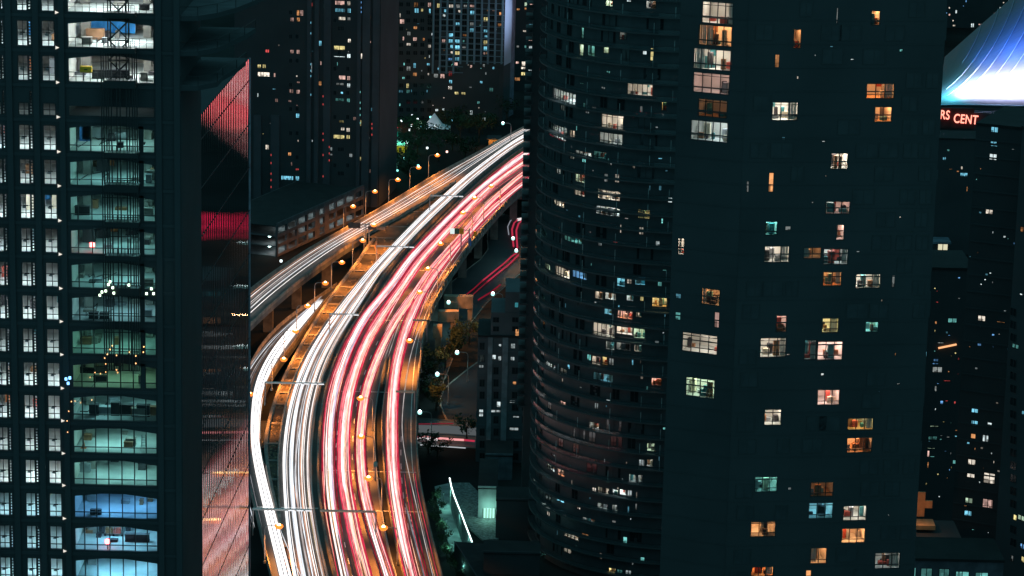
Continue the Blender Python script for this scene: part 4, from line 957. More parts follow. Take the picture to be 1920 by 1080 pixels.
# reflections on the glass, put in as glowing beads: festoon over the hoist
def glint_string(pts, key, size, label, d=2.6):
    s, z = FL.hit(*pts[0]); r = thing('festoon_lights', FL.f(s, z, d), label, 'string lights')
    pr = None
    for (x, y) in pts:
        s, z = FL.hit(x, y); P = FL.f(s, z, d); mb = MB(); mb.bar(P - Vector((0, 0, size)), P + Vector((0, 0, size)), size, emit('festoon ' + key, COLS[key], 3, False), 6); mb.build('bulb', r)
        if pr is not None: mb = MB(); mb.bar(pr, P, .02, FRAME); mb.build('cord', r)
        pr = P
glint_string([(193, 544), (197, 538), (204, 536), (209, 524), (212, 519), (217, 530), (219, 540), (247, 525), (289, 532), (293, 541), (280, 541)], 'g', .14, 'greenish white work lights sprinkled at the foot of the hoist')
glint_string([(202, 661), (207, 654), (212, 645), (216, 638), (224, 656), (224, 683), (226, 688), (248, 650), (260, 657), (274, 650), (275, 640), (260, 671)], 'o', .07, 'orange string lights scattered over the hoist foot and the floor edge')
glint_string([(184, 688), (194, 690), (175, 697), (204, 672), (204, 687), (135, 760), (132, 778), (133, 799), (140, 742), (147, 741), (157, 744), (178, 739)], 'o', .06, 'orange string lights over the two greenish floors')
glint_string([(130, 700), (134, 708), (137, 698)], 'b', .16, 'small blue and white lamp cluster left of the greenish floor')

# ------------------------------------------------------------------ ribbed mirror tower
def ribbed():
    A = at_y(370, 540, 385); B = at_y(468, 540, 439)
    pl = Plane(A, B); 
    if pl.n.x < 0: pl = Plane(A, B, True)
    root = thing('mirror_tower', (A.x, A.y, 0), 'ribbed mirror-glass tower face catching red and white reflections of the highway', 'tower')
    MIR = bpy.data.materials.new('rippled mirror glass'); nt, N, L = nodes(MIR)
    out = N.new('ShaderNodeOutputMaterial'); p = N.new('ShaderNodeBsdfPrincipled'); L.new(p.outputs[0], out.inputs[0])
    p.inputs['Base Color'].default_value = (.58, .58, .62, 1); p.inputs['Metallic'].default_value = 1; p.inputs['Roughness'].default_value = .02
    ribs = 30; Lw = pl.L; z_top = pl.hit(468, 109)[1]; zl = pl.hit(372, 218)[1]; sl = pl.hit(391, 195)[0]
    def ztop(s): return z_top
    mb = MB(pl.f); st = []
    for i in range(ribs):
        for k in range(6): st.append((Lw * (i + k / 6) / ribs, .009 * math.sin(2 * math.pi * k / 6 + .3 * math.sin(i * 1.7))))
    st.append((Lw, .0))
    V = []; Fc = []; nz = 60
    for j in range(nz + 1):
        z = z_top * j / nz
        for s, d in st: V.append(tuple(pl.f(s, z, d + .004 * math.sin(z * .9 + s * .3))))
    n = len(st)
    for j in range(nz):
        for i in range(n - 1): Fc.append((j * n + i, j * n + i + 1, (j + 1) * n + i + 1, (j + 1) * n + i))
    off = origin(root); me = bpy.data.meshes.new('ribbed_glass'); me.from_pydata([(a - off.x, b - off.y, c) for a, b, c in V], [], Fc); me.materials.append(MIR)
    for p_ in me.polygons: p_.use_smooth = True
    add('ribbed_glass', me, root)
    mb = MB(pl.f); mb.box(0, Lw, 0, z_top - .05, -16, -.15, TOWER); mb.build('core', root)
    EDG = surf('violet grey edge trim', (.45, .42, .5), .35, metal=.4)
    for s in (-.12, Lw): mb = MB(pl.f); mb.box(s, s + .14, 0, z_top, -.1, .14, EDG); mb.build('edge_trim', root)
    for j in range(0, 16): mb = MB(pl.f); z = z_top * (j + .5) / 16; mb.box(.1, Lw - .1, z, z + .1, .02, .05, FRAME); mb.build('transom', root)
    return pl
MPL = ribbed()

# ------------------------------------------------------------------ generic towers with surveyed windows
def surveyed(name, label, cat, fm, s0, s1, z1, depth, mat, wins, big=True, dark=None, dglass=None, shell=True, pilas=(), bands=None, ds=None, group=None, room=4.0):
    root = thing(name, fm.f((s0 + s1) / 2, 0, -1), label, cat, group)
    rs = [rect(fm, r) for r, k, lv in wins]; rs = clean(rs)
    ok = [(r, k, lv) for r, (q, k, lv) in zip(rs, wins) if r and r[1] - r[0] > .12 and r[0] > s0 + .1 and r[1] < s1 - .1]
    wall_with_holes(fm, s0, s1, 0, z1, [r for r, k, lv in ok], mat, root, ds=ds)
    if shell: tower_shell(root, fm, s0, s1, z1, depth, mat)
    for r, k, lv in ok:
        if big and (r[1] - r[0]) * (r[3] - r[2]) > 1.6: lit_window(fm, r, k, lv, root, depth=room)
        else: blind_window(fm, r, k, max(.2, lv), root)
    if dark:
        n = 0
        for r in dark:
            if any(r[0] < q[1] + .1 and r[1] > q[0] - .1 and r[2] < q[3] + .1 and r[3] > q[2] - .1 for q, _, _ in ok): continue
            dark_window(fm, r, root, glass_m=dglass); n += 1
            if n > 290: break
    for (a, b, zt, m_) in pilas:
        mb = MB(fm.f); mb.box(a, b, 0, zt, .02, .5, m_); mb.build('pilaster', root)
    return root

# right: big dark residential tower with scattered warm windows
FR = Plane(at_y(1384, 540, 342), at_y(1742, 540, 345))
winR = crop(1440, 0, [(773, 80, 842, 190, 'o', 1), (190, 220, 250, 362, 'o', .35), (52, 408, 85, 510, 'o', .5), (738, 625, 948, 740, 'o', .9), (800, 800, 930, 915, 'o', 1), (30, 765, 225, 905, 'w', 1.3), (515, 60, 524, 175, 'd', .3)]) + \
 crop(1440, 270, [(470, 68, 600, 190, 'w', 1.3), (5, 215, 42, 360, 'o', 1.2), (50, 220, 75, 262, 'd', .25), (430, 430, 615, 525, 'p', .6), (512, 605, 572, 720, 'p', .8), (-20, 580, 72, 685, 't', .7), (128, 615, 172, 648, 'd', .3), (-28, 765, 160, 888, 'w', .9), (265, 775, 400, 860, 'o', .16), (415, 785, 600, 905, 'c', .5), (412, 958, 552, 1065, 'o', .6), (657, 973, 845, 1082, 'w', 1.1), (930, 985, 950, 1075, 'd', .3)]) + \
 crop(1440, 540, [(60, 205, 140, 330, 'p', .6), (405, 225, 530, 335, 'y', 1), (730, 245, 828, 330, 't', .8), (-60, 372, 135, 520, 'w', .8), (370, 400, 560, 540, 'p', 1.6), (272, 390, 362, 540, 'd', .22), (370, 762, 537, 878, 'p', 1), (-28, 910, 100, 1030, 'w', .8), (595, 975, 790, 1065, 'y', .4)]) + \
 crop(1440, 810, [(590, 42, 780, 155, 'o', 1), (-100, 335, 70, 450, 't', .4), (318, 375, 490, 485, 'o', .14), (305, 530, 487, 650, 'k', .55), (562, 552, 738, 665, 'w', .7), (-130, 672, 57, 785, 'o', .8), (550, 722, 728, 832, 'o', 1.3), (318, 868, 440, 988, 'o', .8), (-128, 1005, 42, 1082, 'o', .7), (283, 1035, 325, 1082, 'o', 1), (800, 905, 990, 1025, 'd', .3)]) + \
 [((1397, 186, 1430, 216), 'o', 1.1), ((1397, 97, 1434, 132), 'd', .25), ((1415, 893, 1457, 921), 't', .5) if False else ((1400, 340, 1404, 360), 'd', .2)]  # pale diagonal reflection low on the right is put in as a lit window
sR0, sR1 = 0, FR.L; ZR = 190
pilR = []
rW = random.Random(63)
for q_ in range(42): x = rW.uniform(1400, 1730); y = rW.uniform(20, 1070); winR.append(((x, y, x + rW.choice((1.5, 2, 3, 6)), y + rW.choice((1.6, 2.5, 5))), rW.choice('cctkdwo'), rW.choice((.15, .3, .7, 1.2))))
darkR = []; rD = random.Random(8)
for k in range(5, 46):
    for c, (px, w_) in enumerate(((1412, 2.2), (1452, 2.8), (1487, 1.6), (1540, 2.6), (1572, 2.8), (1612, 2.8), (1650, 2.4), (1690, 2.0), (1722, 1.6))):
        s_ = FR.hit(px, 540)[0] + .35 * ((k * 3 + c) % 5 - 2) * .4; z = 2.0 + k * 2.9 + .5
        if rD.random() < .6: darkR.append((s_ - w_ / 2, s_ + w_ / 2, z, z + 1.9))
rootR = surveyed('residential_tower', 'huge near-black residential tower on the right with scattered warm apartment windows', 'tower', FR, sR0, sR1, ZR, 22, TOWER, winR, dark=darkR, dglass=DWIN)
# floor slabs, faint
z = 2.0
while z < ZR:
    mb = MB(FR.f); mb.box(sR0, sR1, z, z + .14, .02, .045, TOWER); mb.build('floor_band', rootR); z += 2.9
for k in range(30):   # balcony slabs jutting a little at the right-hand corner
    z = 20 + k * 5.8; w_ = (.15, .3, .22)[k % 3]; mb = MB(FR.f); mb.box(sR1 - 1.5, sR1 + w_, z, z + 1.2 + (k % 2) * 2, -3, -.02, TOWER); mb.build('corner_balcony', rootR)
# its angled left wing with tall glazed rooms
FRL = Plane(at_y(1266, 540, 345.2), at_y(1384, 540, 342.0))
winRL = crop(940, 0, [(1505, 15, 1740, 180, 'w', .5), (1482, 190, 1730, 345, 'o', 1.0), (1440, 368, 1722, 525, 'w', 1.0), (1438, 548, 1712, 702, 'p', .4), (1420, 908, 1698, 1060, 'c', .55), (1475, 745, 1695, 880, 'o', .07)]) + \
  crop(940, 270, [(1322, 705, 1373, 830, 'w', .6)]) + crop(940, 540, [(1500, 5, 1640, 128, 'o', .55), (1597, 180, 1635, 298, 'p', .6), (1355, 342, 1622, 488, 'w', .6), (1382, 677, 1600, 820, 'g', .8), (1305, 40, 1350, 80, 'k', .3), (1303, 180, 1345, 240, 't', .4)]) + \
  crop(940, 810, [(1675, 484, 1770, 570, 'y', 1.1)])
rootRL = surveyed('residential_wing', 'dark angled wing of the big tower with wide glazed rooms near its top', 'tower', FRL, -.5, FRL.L - .15, ZR, 20, TOWER, winRL)
z = 2.0
while z < ZR:
    mb = MB(FRL.f); mb.box(-.5, FRL.L - .16, z, z + .16, .02, .06, TOWER); mb.build('floor_band', rootRL); z += 2.9

# curved tower
cc = at_y(1262, 540, 536); CY = Cyl((cc.x, 536), 25.6)
winC = crop(940, 0, [(780, 2, 838, 48, 'g', .9), (938, 0, 975, 15, 'c', 1), (1085, 2, 1160, 65, 'd', .3), (585, 330, 618, 420, 'g', .8), (645, 340, 702, 420, 't', .25), (765, 340, 807, 400, 'g', .9), (1118, 360, 1142, 455, 'y', .9), (945, 615, 1135, 716, 'w', .6), (390, 685, 560, 768, 'c', 1.1), (750, 862, 915, 968, 'w', .9), (355, 938, 490, 1040, 'c', .8), (510, 975, 552, 1030, 'w', .6), (735, 998, 910, 1080, 'd', .5), (1202, 757, 1240, 830, 'y', .35), (598, 205, 620, 290, 't', .5), (885, 225, 940, 300, 'd', .2), (470, 1060, 475, 1065, 'd', .1)]) + \
 crop(940, 270, [(410, 172, 445, 225, 'c', 1.0), (553, 202, 627, 288, 'g', .9), (510, 62, 550, 115, 'd', .25), (555, 55, 680, 85, 'd', .5), (690, 55, 790, 110, 't', .18), (770, 222, 800, 285, 'd', .3), (850, 226, 885, 290, 'w', .5), (548, 332, 627, 390, 'w', .5), (720, 348, 893, 420, 'w', 1), (390, 418, 475, 470, 'w', 1.2), (708, 470, 890, 538, 'c', 1.3), (1022, 492, 1115, 560, 'y', .4), (1032, 622, 1068, 680, 'w', .6), (330, 895, 366, 942, 'g', 1.1), (405, 927, 516, 1000, 'w', 1), (530, 955, 645, 1010, 'b', .8), (865, 984, 930, 1070, 'k', 1.3), (940, 990, 980, 1050, 'w', .5), (1003, 998, 1080, 1058, 'k', .9), (836, 732, 873, 762, 'r', .8), (890, 605, 900, 665, 'w', .9), (468, 700, 605, 740, 't', .25), (1250, 400, 1282, 440, 'c', 1.0)]) + \
 crop(940, 540, [(700, 25, 768, 85, 'w', .7), (775, 30, 862, 90, 'd', .7), (937, 38, 992, 98, 'c', 1), (1040, 60, 1068, 98, 'y', .6), (1130, 52, 1243, 142, 'y', 1.3), (770, 155, 830, 200, 'k', .4), (870, 160, 985, 232, 'p', 1.2), (1007, 168, 1056, 220, 'w', .9), (687, 264, 855, 365, 'w', 1.2), (862, 280, 985, 350, 'w', 1.2), (990, 292, 1078, 378, 'g', .9), (780, 400, 850, 465, 'd', .3), (860, 410, 970, 470, 'd', .3), (995, 425, 1053, 480, 'w', .3), (677, 510, 745, 575, 'w', .6), (755, 515, 800, 578, 'y', 1), (805, 525, 845, 580, 'd', .3), (330, 562, 405, 625, 'c', 1), (437, 602, 495, 650, 'd', .4), (687, 640, 838, 700, 'k', .3), (1125, 675, 1203, 733, 'p', 1.3), (437, 847, 483, 903, 'p', .5), (657, 1008, 735, 1060, 'd', .5), (303, 782, 340, 830, 'd', .3), (368, 955, 400, 985, 'o', .4)]) + \
 crop(940, 810, [(1092, 82, 1150, 145, 'g', .9), (1155, 88, 1213, 110, 'c', .7), (1030, 205, 1075, 258, 'c', .5), (1088, 205, 1138, 262, 'c', .4), (955, 318, 1012, 378, 'c', .4), (1022, 322, 1065, 380, 'c', .35), (342, 205, 402, 290, 'c', 1.6), (418, 246, 475, 332, 'p', 1), (680, 415, 712, 465, 'w', .9), (720, 415, 808, 475, 'w', .9), (832, 430, 878, 483, 'c', .9), (885, 430, 938, 475, 'c', 1.3), (945, 435, 980, 485, 'c', .6), (410, 480, 470, 525, 'k', 1.1), (718, 535, 800, 582, 'c', .35), (830, 545, 870, 602, 'c', .4), (605, 645, 703, 685, 'c', .35), (712, 680, 756, 712, 'c', .45), (467, 735, 580, 800, 'w', .7), (602, 758, 655, 790, 'o', .6), (467, 850, 525, 908, 'w', .3), (803, 1020, 858, 1068, 'y', 1.1), (865, 1030, 910, 1068, 't', .25), (930, 1035, 975, 1068, 'c', .4), (262, 875, 330, 960, 't', .5), (340, 595, 365, 630, 'w', .6), (1255, 635, 1288, 665, 'k', 1.2)])
rW = random.Random(77)
for q_ in range(130):   # small, dim, irregular lights on the curved tower
    x = rW.uniform(1012, 1255); y = rW.uniform(60, 1075) ** 1.0; w_ = rW.choice((2, 3, 5, 8)); h_ = rW.choice((3, 5, 9, 12)); winC.append(((x, y, x + w_, y + h_), rW.choice('cckktdw'), rW.choice((.12, .2, .4, 1.0))))
sC0, sC1 = -25.6 * R(100), 25.6 * R(40); ZC = 150
bands = []; P0 = CY.hit(1180, 548)[1]  # a slab level
PITCH_F = abs(CY.hit(1180, 548)[1] - CY.hit(1180, 578)[1])
zs_ = []; z = P0 - 40 * PITCH_F
while z < ZC:
    if z > 2: zs_.append(z)
    z += PITCH_F
darkC = []
rC = random.Random(9)
for z in zs_:
    for k in range(8):
        s = -25.6 * R(88) + k * 4.4 + rC.uniform(-.6, .6)
        if rC.random() < .7 and z < ZC - 4: darkC.append((s, s + rC.choice((1.6, 2.4, 3.2)), z + .35, z + PITCH_F - .5))
rC.shuffle(darkC)
rootC = surveyed('curved_tower', 'dark round apartment tower with balconies wrapping its curve, pink light on its left rim', 'tower', CY, sC0, sC1, ZC, 10, surf('curved dark glazing', (.075, .084, .092), .35, var=.15, scale=.3, spec=.35), winC, dark=darkC, shell=False, ds=1.6, room=3.2)
CSL = surf('charcoal slab edge', (.085, .095, .1), .85, var=.12, scale=.2, spec=.1)
for z in zs_:
    mb = MB(CY.f); mb.box(sC0, sC1, z - .28, z - .02, .05, 1.35, CSL, 40); mb.build('balcony_slab', rootC)
    mb = MB(CY.f); n = 40
    for k in range(n):
        a = sC0 + (sC1 - sC0) * k / n; b = sC0 + (sC1 - sC0) * (k + 1) / n
        mb.poly([(a, z, 1.3), (b, z, 1.3), (b, z + .7, 1.3), (a, z + .7, 1.3)], BALU)
    mb.build('glass_balustrade', rootC)
    mb = MB(CY.f); mb.box(sC0, sC1, z + .7, z + .74, 1.26, 1.34, FRAME, 40); mb.build('handrail', rootC)
DIV = surf('pale balcony divider', (.42, .48, .48), .6)
for k, s in enumerate([CY.hit(x, 540)[0] for x in (1022, 1060, 1098, 1156, 1212, 1249)]):
    for j, z in enumerate(zs_):
        if z < 20 or rC.random() < .35: continue
        mb = MB(CY.f); mb.box(s - .04, s + .04, z, z + PITCH_F * .62, 1.12, 1.2, DIV); mb.build('balcony_divider', rootC)
mb = MB(CY.f)
mb.box(sC0, sC1, ZC, ZC + .5, -20, 1.4, ROOF, 40); mb.build('roof', rootC)

# dark slab tower between the highway and the curved tower, with jutting balconies
FD = Plane(at_y(987, 540, 548), at_y(1016, 540, 548))
rootD = thing('balcony_tower', (FD.A.x, 548, 0), 'black slab tower behind the curved one, small railed balconies jutting before the highway', 'tower')
mb = MB(FD.f); mb.box(0, FD.L, 0, ZC, -14, 0, TOWER); mb.build('wall', rootD)
z = 24.0
while z < ZC:
    mb = MB(FD.f); mb.box(-1.3, .4, z, z + .3, -4, .4, TOWER); mb.build('balcony_slab', rootD)
    mb = MB(FD.f); mb.box(-1.3, -.0, z + 1.05, z + 1.12, -4, .4, FRAME)
    for k in range(6): mb.box(-1.3 + k * .25, -1.27 + k * .25, z + .3, z + 1.05, .34, .38, FRAME)
    mb.build('balcony_rail', rootD); z += 2.35

# grey apartment block at the right of the highway (stepped)
def gridwins(fm, xs, ys, w_, h_):
    out = []
    for x in xs:
        for y in ys: out.append(rect(fm, (x - w_ / 2, y - h_ / 2, x + w_ / 2, y + h_ / 2)))
    return out
FB = Plane(at_y(895, 760, 588), at_y(1005, 760, 588))
zB1 = FB.hit(920, 632)[1]; zB2 = FB.hit(930, 586)[1]; zB3 = FB.hit(950, 548)[1]
def sb(px): return FB.hit(px, 760)[0]
rootB = surveyed('grey_apartment_block', 'stepped grey apartment block right of the highway, rows of mostly dark square windows', 'building', FB, sb(895), sb(1004), zB1, 14, GREYB,
    crop(940, 540, [(70, 415, 105, 455, 'c', .35), (145, 412, 158, 428, 'c', 1.2), (68, 515, 100, 545, 'c', .5), (135, 565, 146, 580, 'c', 1), (85, 700, 112, 725, 'o', .8), (120, 725, 130, 745, 'c', .9), (135, 838, 172, 850, 'w', 1.2), (60, 840, 105, 865, 'c', .3), (85, 958, 135, 975, 'c', .5), (60, 1045, 130, 1070, 'c', .4)]) +
    crop(460, 540, [(1850, 500, 1880, 535, 'c', .9), (1895, 510, 1920, 545, 'c', .6), (1750, 505, 1790, 530, 'c', .4), (1885, 850, 1915, 895, 'c', 1.1), (1752, 910, 1785, 965, 'c', .8), (1842, 912, 1915, 935, 'c', .6), (1750, 575, 1788, 600, 'c', .35), (1900, 420, 1920, 440, 'c', .6)]) + [((966, 617, 973, 630), 'o', .9)], big=False,
    dark=gridwins(FB, (904, 930), range(649, 870, 23), 10, 14) + gridwins(FB, (966, 985), range(649, 870, 23), 13, 13))
for px, w_, zt in ((917, 1.0, zB1), (945, 1.2, zB1)):
    mb = MB(FB.f); mb.box(sb(px) - w_ / 2, sb(px) + w_ / 2, 0, zt, .02, .25, surf('pale grey pier', (.2, .22, .24), .85)); mb.build('pier', rootB)
for y in range(640, 870, 23):
    z = FB.hit(930, y - 2)[1]; mb = MB(FB.f); mb.box(sb(895), sb(1004), z, z + .3, .02, .12, GREYB); mb.build('floor_band', rootB)
mb = MB(FB.f); mb.box(sb(917), sb(1004), zB1 + .42, zB2, -13, -.2, GREYB); mb.build('upper_storeys', rootB)
for x in (930, 966): 
    for y in (600, 617): dark_window(Plane(FB.f(0, 0, -.2), FB.f(FB.L, 0, -.2)), rect(FB, (x - 6, y - 5, x + 6, y + 5)), rootB)
mb = MB(FB.f); mb.box(sb(943), sb(1004), zB2 + .02, zB3, -13, -.3, GREYB); mb.build('top_storeys', rootB)
mb = MB(FB.f); mb.box(sb(961), sb(967), zB2 + 1.2, zB2 + 2.2, -.3, -.22, emit('teal window', (.1, .6, .7), .3, False)); mb.build('window', rootB)

# low buildings, walkway and plaza at the bottom centre
ZP = 3.0
for o_ in ():
    pass
def patch(name, pts, z, mat, thick, kind='structure', label=None):
    W = [at_z(x, y, z) for x, y in pts]; mb = MB(); mb.poly([tuple(p) for p in W], mat)
    for p, q in zip(W, W[1:] + W[:1]): mb.poly([tuple(p), tuple(q), (q.x, q.y, p.z - thick), (p.x, p.y, p.z - thick)], mat)
    o = mb.build(name); tag(o, label, None, kind=kind); return o
PAV = surf('pale paving', (.34, .38, .36), .7, var=.3, scale=.35, bump=.2)
patch('walkway', [(815, 912), (845, 905), (847, 948), (863, 1008), (893, 1082), (905, 1110), (880, 1110), (868, 1078), (851, 1043), (840, 1014), (824, 962)], .3, PAV, .3, label='teal-lit paved walkway beside the highway')
patch('plaza', [(846, 905), (880, 905), (935, 960), (935, 1010), (905, 1012), (880, 990), (866, 962), (852, 930)], .32, surf('cobbled plaza paving', (.2, .23, .22), .8, var=.5, scale=2.0, bump=.5), .3, label='dark cobbled forecourt before the small lit house')
# wall with a strip light along its top, between walkway and plaza
top = [(843, 897), (846, 912), (851, 929), (858, 947), (865, 964), (872, 983), (879, 1001), (885, 1017)]
P = [at_z(x, y, 5.2) for x, y in top]
rt = thing('glazed_screen_wall', (P[0].x, P[0].y, 0), 'long curving glazed screen with a bright white light strip along its top', 'screen wall')
for i, (p, q) in enumerate(zip(P, P[1:])):
    mb = MB(); mb.poly([(p.x, p.y, .3), (q.x, q.y, .3), (q.x, q.y, 5.0), (p.x, p.y, 5.0)], glass('screen glass', (.06, .1, .1), .5, .1)); mb.build('glass_panel', rt)
    mb = MB(); mb.bar(p + Vector((0, 0, -.08)), q + Vector((0, 0, -.08)), .13, FRAME); mb.build('top_rail', rt)
    mb = MB(); mb.bar(p + Vector((0, 0, .1)), q + Vector((0, 0, .1)), .13, emit('cool strip light', (.8, 1, .95), 3.0, True)); mb.build('light_strip', rt)
    for t in (0, .33, .66):
        r_ = p.lerp(q, t); mb = MB(); mb.bar((r_.x, r_.y, .3), (r_.x, r_.y, 5.1), .08, STEEL); mb.build('post', rt)
# teal lights of the walkway: recessed wall lamps on the screen
tl = bpy.data.lights.new('walkway_lamp', 'POINT'); tl.energy = 420; tl.color = (.3, 1, .85); tl.shadow_soft_size = .3
for k, (x, y) in enumerate(((832, 925), (838, 975), (848, 1020), (868, 1060))):
    Pp = at_z(x, y, 3.4); r_ = thing('bollard_lamp', (Pp.x, Pp.y, .3), ('topmost', 'second', 'third', 'lowest')[k] + ' greenish post lamp along the teal walkway', 'lamp', 'post lamps along the walkway')
    mb = MB(); mb.bar((Pp.x, Pp.y, .3), (Pp.x, Pp.y, 3.5), .06, FRAME); mb.build('post', r_); mb = MB(); mb.bar((Pp.x, Pp.y, 3.5), (Pp.x, Pp.y, 3.62), .2, FRAME, 6); mb.build('lamp_hood', r_)
    l = bpy.data.objects.new('lamp_light', tl); C.objects.link(l); l.parent = r_; l.location = (0, 0, 3.0)
def block(name, x0, x1, ytop, yroof, ybase, mat, label, roofm=None, parts=None, cat='building'):
    """front wall from ybase up to ytop at screen marks, flat roof back to yroof"""
    base = at_z((x0 + x1) / 2, ybase, 0); Y = base.y; a = at_y(x0, ybase, Y); b = at_y(x1, ybase, Y); zt = at_y((x0 + x1) / 2, ytop, Y).z
    back = at_z((x0 + x1) / 2, yroof, zt).y
    root = thing(name, (a.x, Y, 0), label, cat)
    mb = MB(); mb.box(a.x, b.x, Y, back, 0, zt, mat); mb.build('wall', root)
    mb = MB(); mb.box(a.x - .1, b.x + .1, Y - .1, back + .1, zt, zt + .25, roofm or ROOF); mb.build('roof', root)
    mb = MB(); mb.box(a.x - .1, b.x + .1, Y - .12, Y + .2, zt + .25, zt + .6, mat); mb.build('parapet', root)
    return root, a, b, Y, zt
PW_ = surf('pale render', (.38, .42, .42), .85, var=.15, scale=.6)
root, a, b, Y, zt = block('lit_house', 896, 931, 917, 862, 974, PW_, 'small pale house with a glowing glazed doorway and dark flat roof')
x0, x1 = at_y(906, 960, Y).x, at_y(928, 960, Y).x; z1 = at_y(917, 953, Y).z
mb = MB(); mb.box(x0, x1, Y - .06, Y - .02, .3, z1, emit('glowing doorway glass', (.45, 1, .8), 1.1, True)); d = mb.build('glazed_door', root)
for k in range(5): x = x0 + (x1 - x0) * k / 4; mb = MB(); mb.box(x - .06, x + .06, Y - .14, Y - .06, .3, z1, FRAME); mb.build('door_frame', d)
dl = bpy.data.lights.new('door_lamp', 'POINT'); dl.energy = 260; dl.color = (.4, 1, .8); l = bpy.data.objects.new('door_lamp', dl); C.objects.link(l); l.parent = root; l.location = ((x0 + x1) / 2 - a.x, -2, 2.6)
block('roof_house', 910, 960, 856, 828, 900, surf('grey blue plaster', (.1, .13, .15), .85), 'dark low house with grey wall below the apartment block')
block('dark_box_house', 929, 1003, 940, 915, 1012, TOWER2, 'plain dark box building right of the small lit house')
root, a, b, Y, zt = block('dark_flat_building', 905, 1010, 1040, 1016, 1130, TOWER, 'big dark flat-roofed building at the bottom, right of the walkway')
r_ = patch('flat_roof', [(852, 1015), (886, 1018), (1006, 1025), (1010, 1120), (918, 1120), (895, 1082), (870, 1042)], 5.5, surf('black roofing felt', (.02, .022, .024), .9), 5.2, kind='structure', label='black flat roof at the bottom beside the walkway')
mb = MB(); q = [at_z(x, y, 5.6) for x, y in ((852, 1015), (870, 1042), (895, 1082), (910, 1106))]; mb.tube(q, .12, PILAS); tag(mb.build('roof_edge_trim'), 'pale trim along the edge of the black flat roof by the walkway', 'trim')

# T-shaped concrete bents right of the highway
TAN = surf('sandy concrete', (.42, .33, .24), .85, var=.3, scale=.5, bump=.2)
for k, (cx0, cx1, cyt, cyb, px0, px1, pyb, lab) in enumerate(((833, 887, 555, 576, 877, 886, 600, 'widest and farthest'), (822, 860, 583, 602, 845, 855, 634, 'middle'), (812, 829, 610, 632, 816, 827, 662, 'nearest and narrowest'))):
    P = at_z(cx1, pyb, 0); Y = P.y; a = at_y(cx0, cyb, Y); b = at_y(cx1, cyt, Y); r_ = thing('concrete_bent', (b.x, Y, 0), 'T-shaped sandy concrete bent right of the highway, %s of the three' % lab, 'bridge pier', 'concrete bents beside the highway')
    mb = MB(); mb.box(a.x, b.x, Y - 1, Y + 1.4, a.z, b.z, TAN); mb.build('cap_beam', r_)
    c, d = at_y(px0, cyb, Y), at_y(px1, cyb, Y); mb = MB(); mb.box(c.x, d.x, Y - .6, Y + 1, 0, a.z - .01, TAN); mb.build('column', r_)
sl = bpy.data.lights.new('yard_lamp', 'POINT'); sl.energy = 380; sl.color = (1, .55, .25); sl.shadow_soft_size = .3
for k, (x, y) in enumerate(((836, 640), (900, 590))):
    P = at_z(x, y, 6); r_ = thing('yard_lamp_post', (P.x, P.y - 9, 0), ('nearer', 'farther')[k] + ' thin post lamp lighting the concrete bents', 'lamp', 'yard lamps'); mb = MB(); mb.bar((P.x, P.y - 9, 0), (P.x, P.y - 9, 7), .08, FRAME); mb.build('post', r_); mb = MB(); mb.box(P.x - .3, P.x + .3, P.y - 9.2, P.y - 8.6, 7, 7.12, FRAME); mb.build('lamp_head', r_)
    l = bpy.data.objects.new('lamp_light', sl); C.objects.link(l); l.parent = r_; l.location = (0, 0, 6.7)

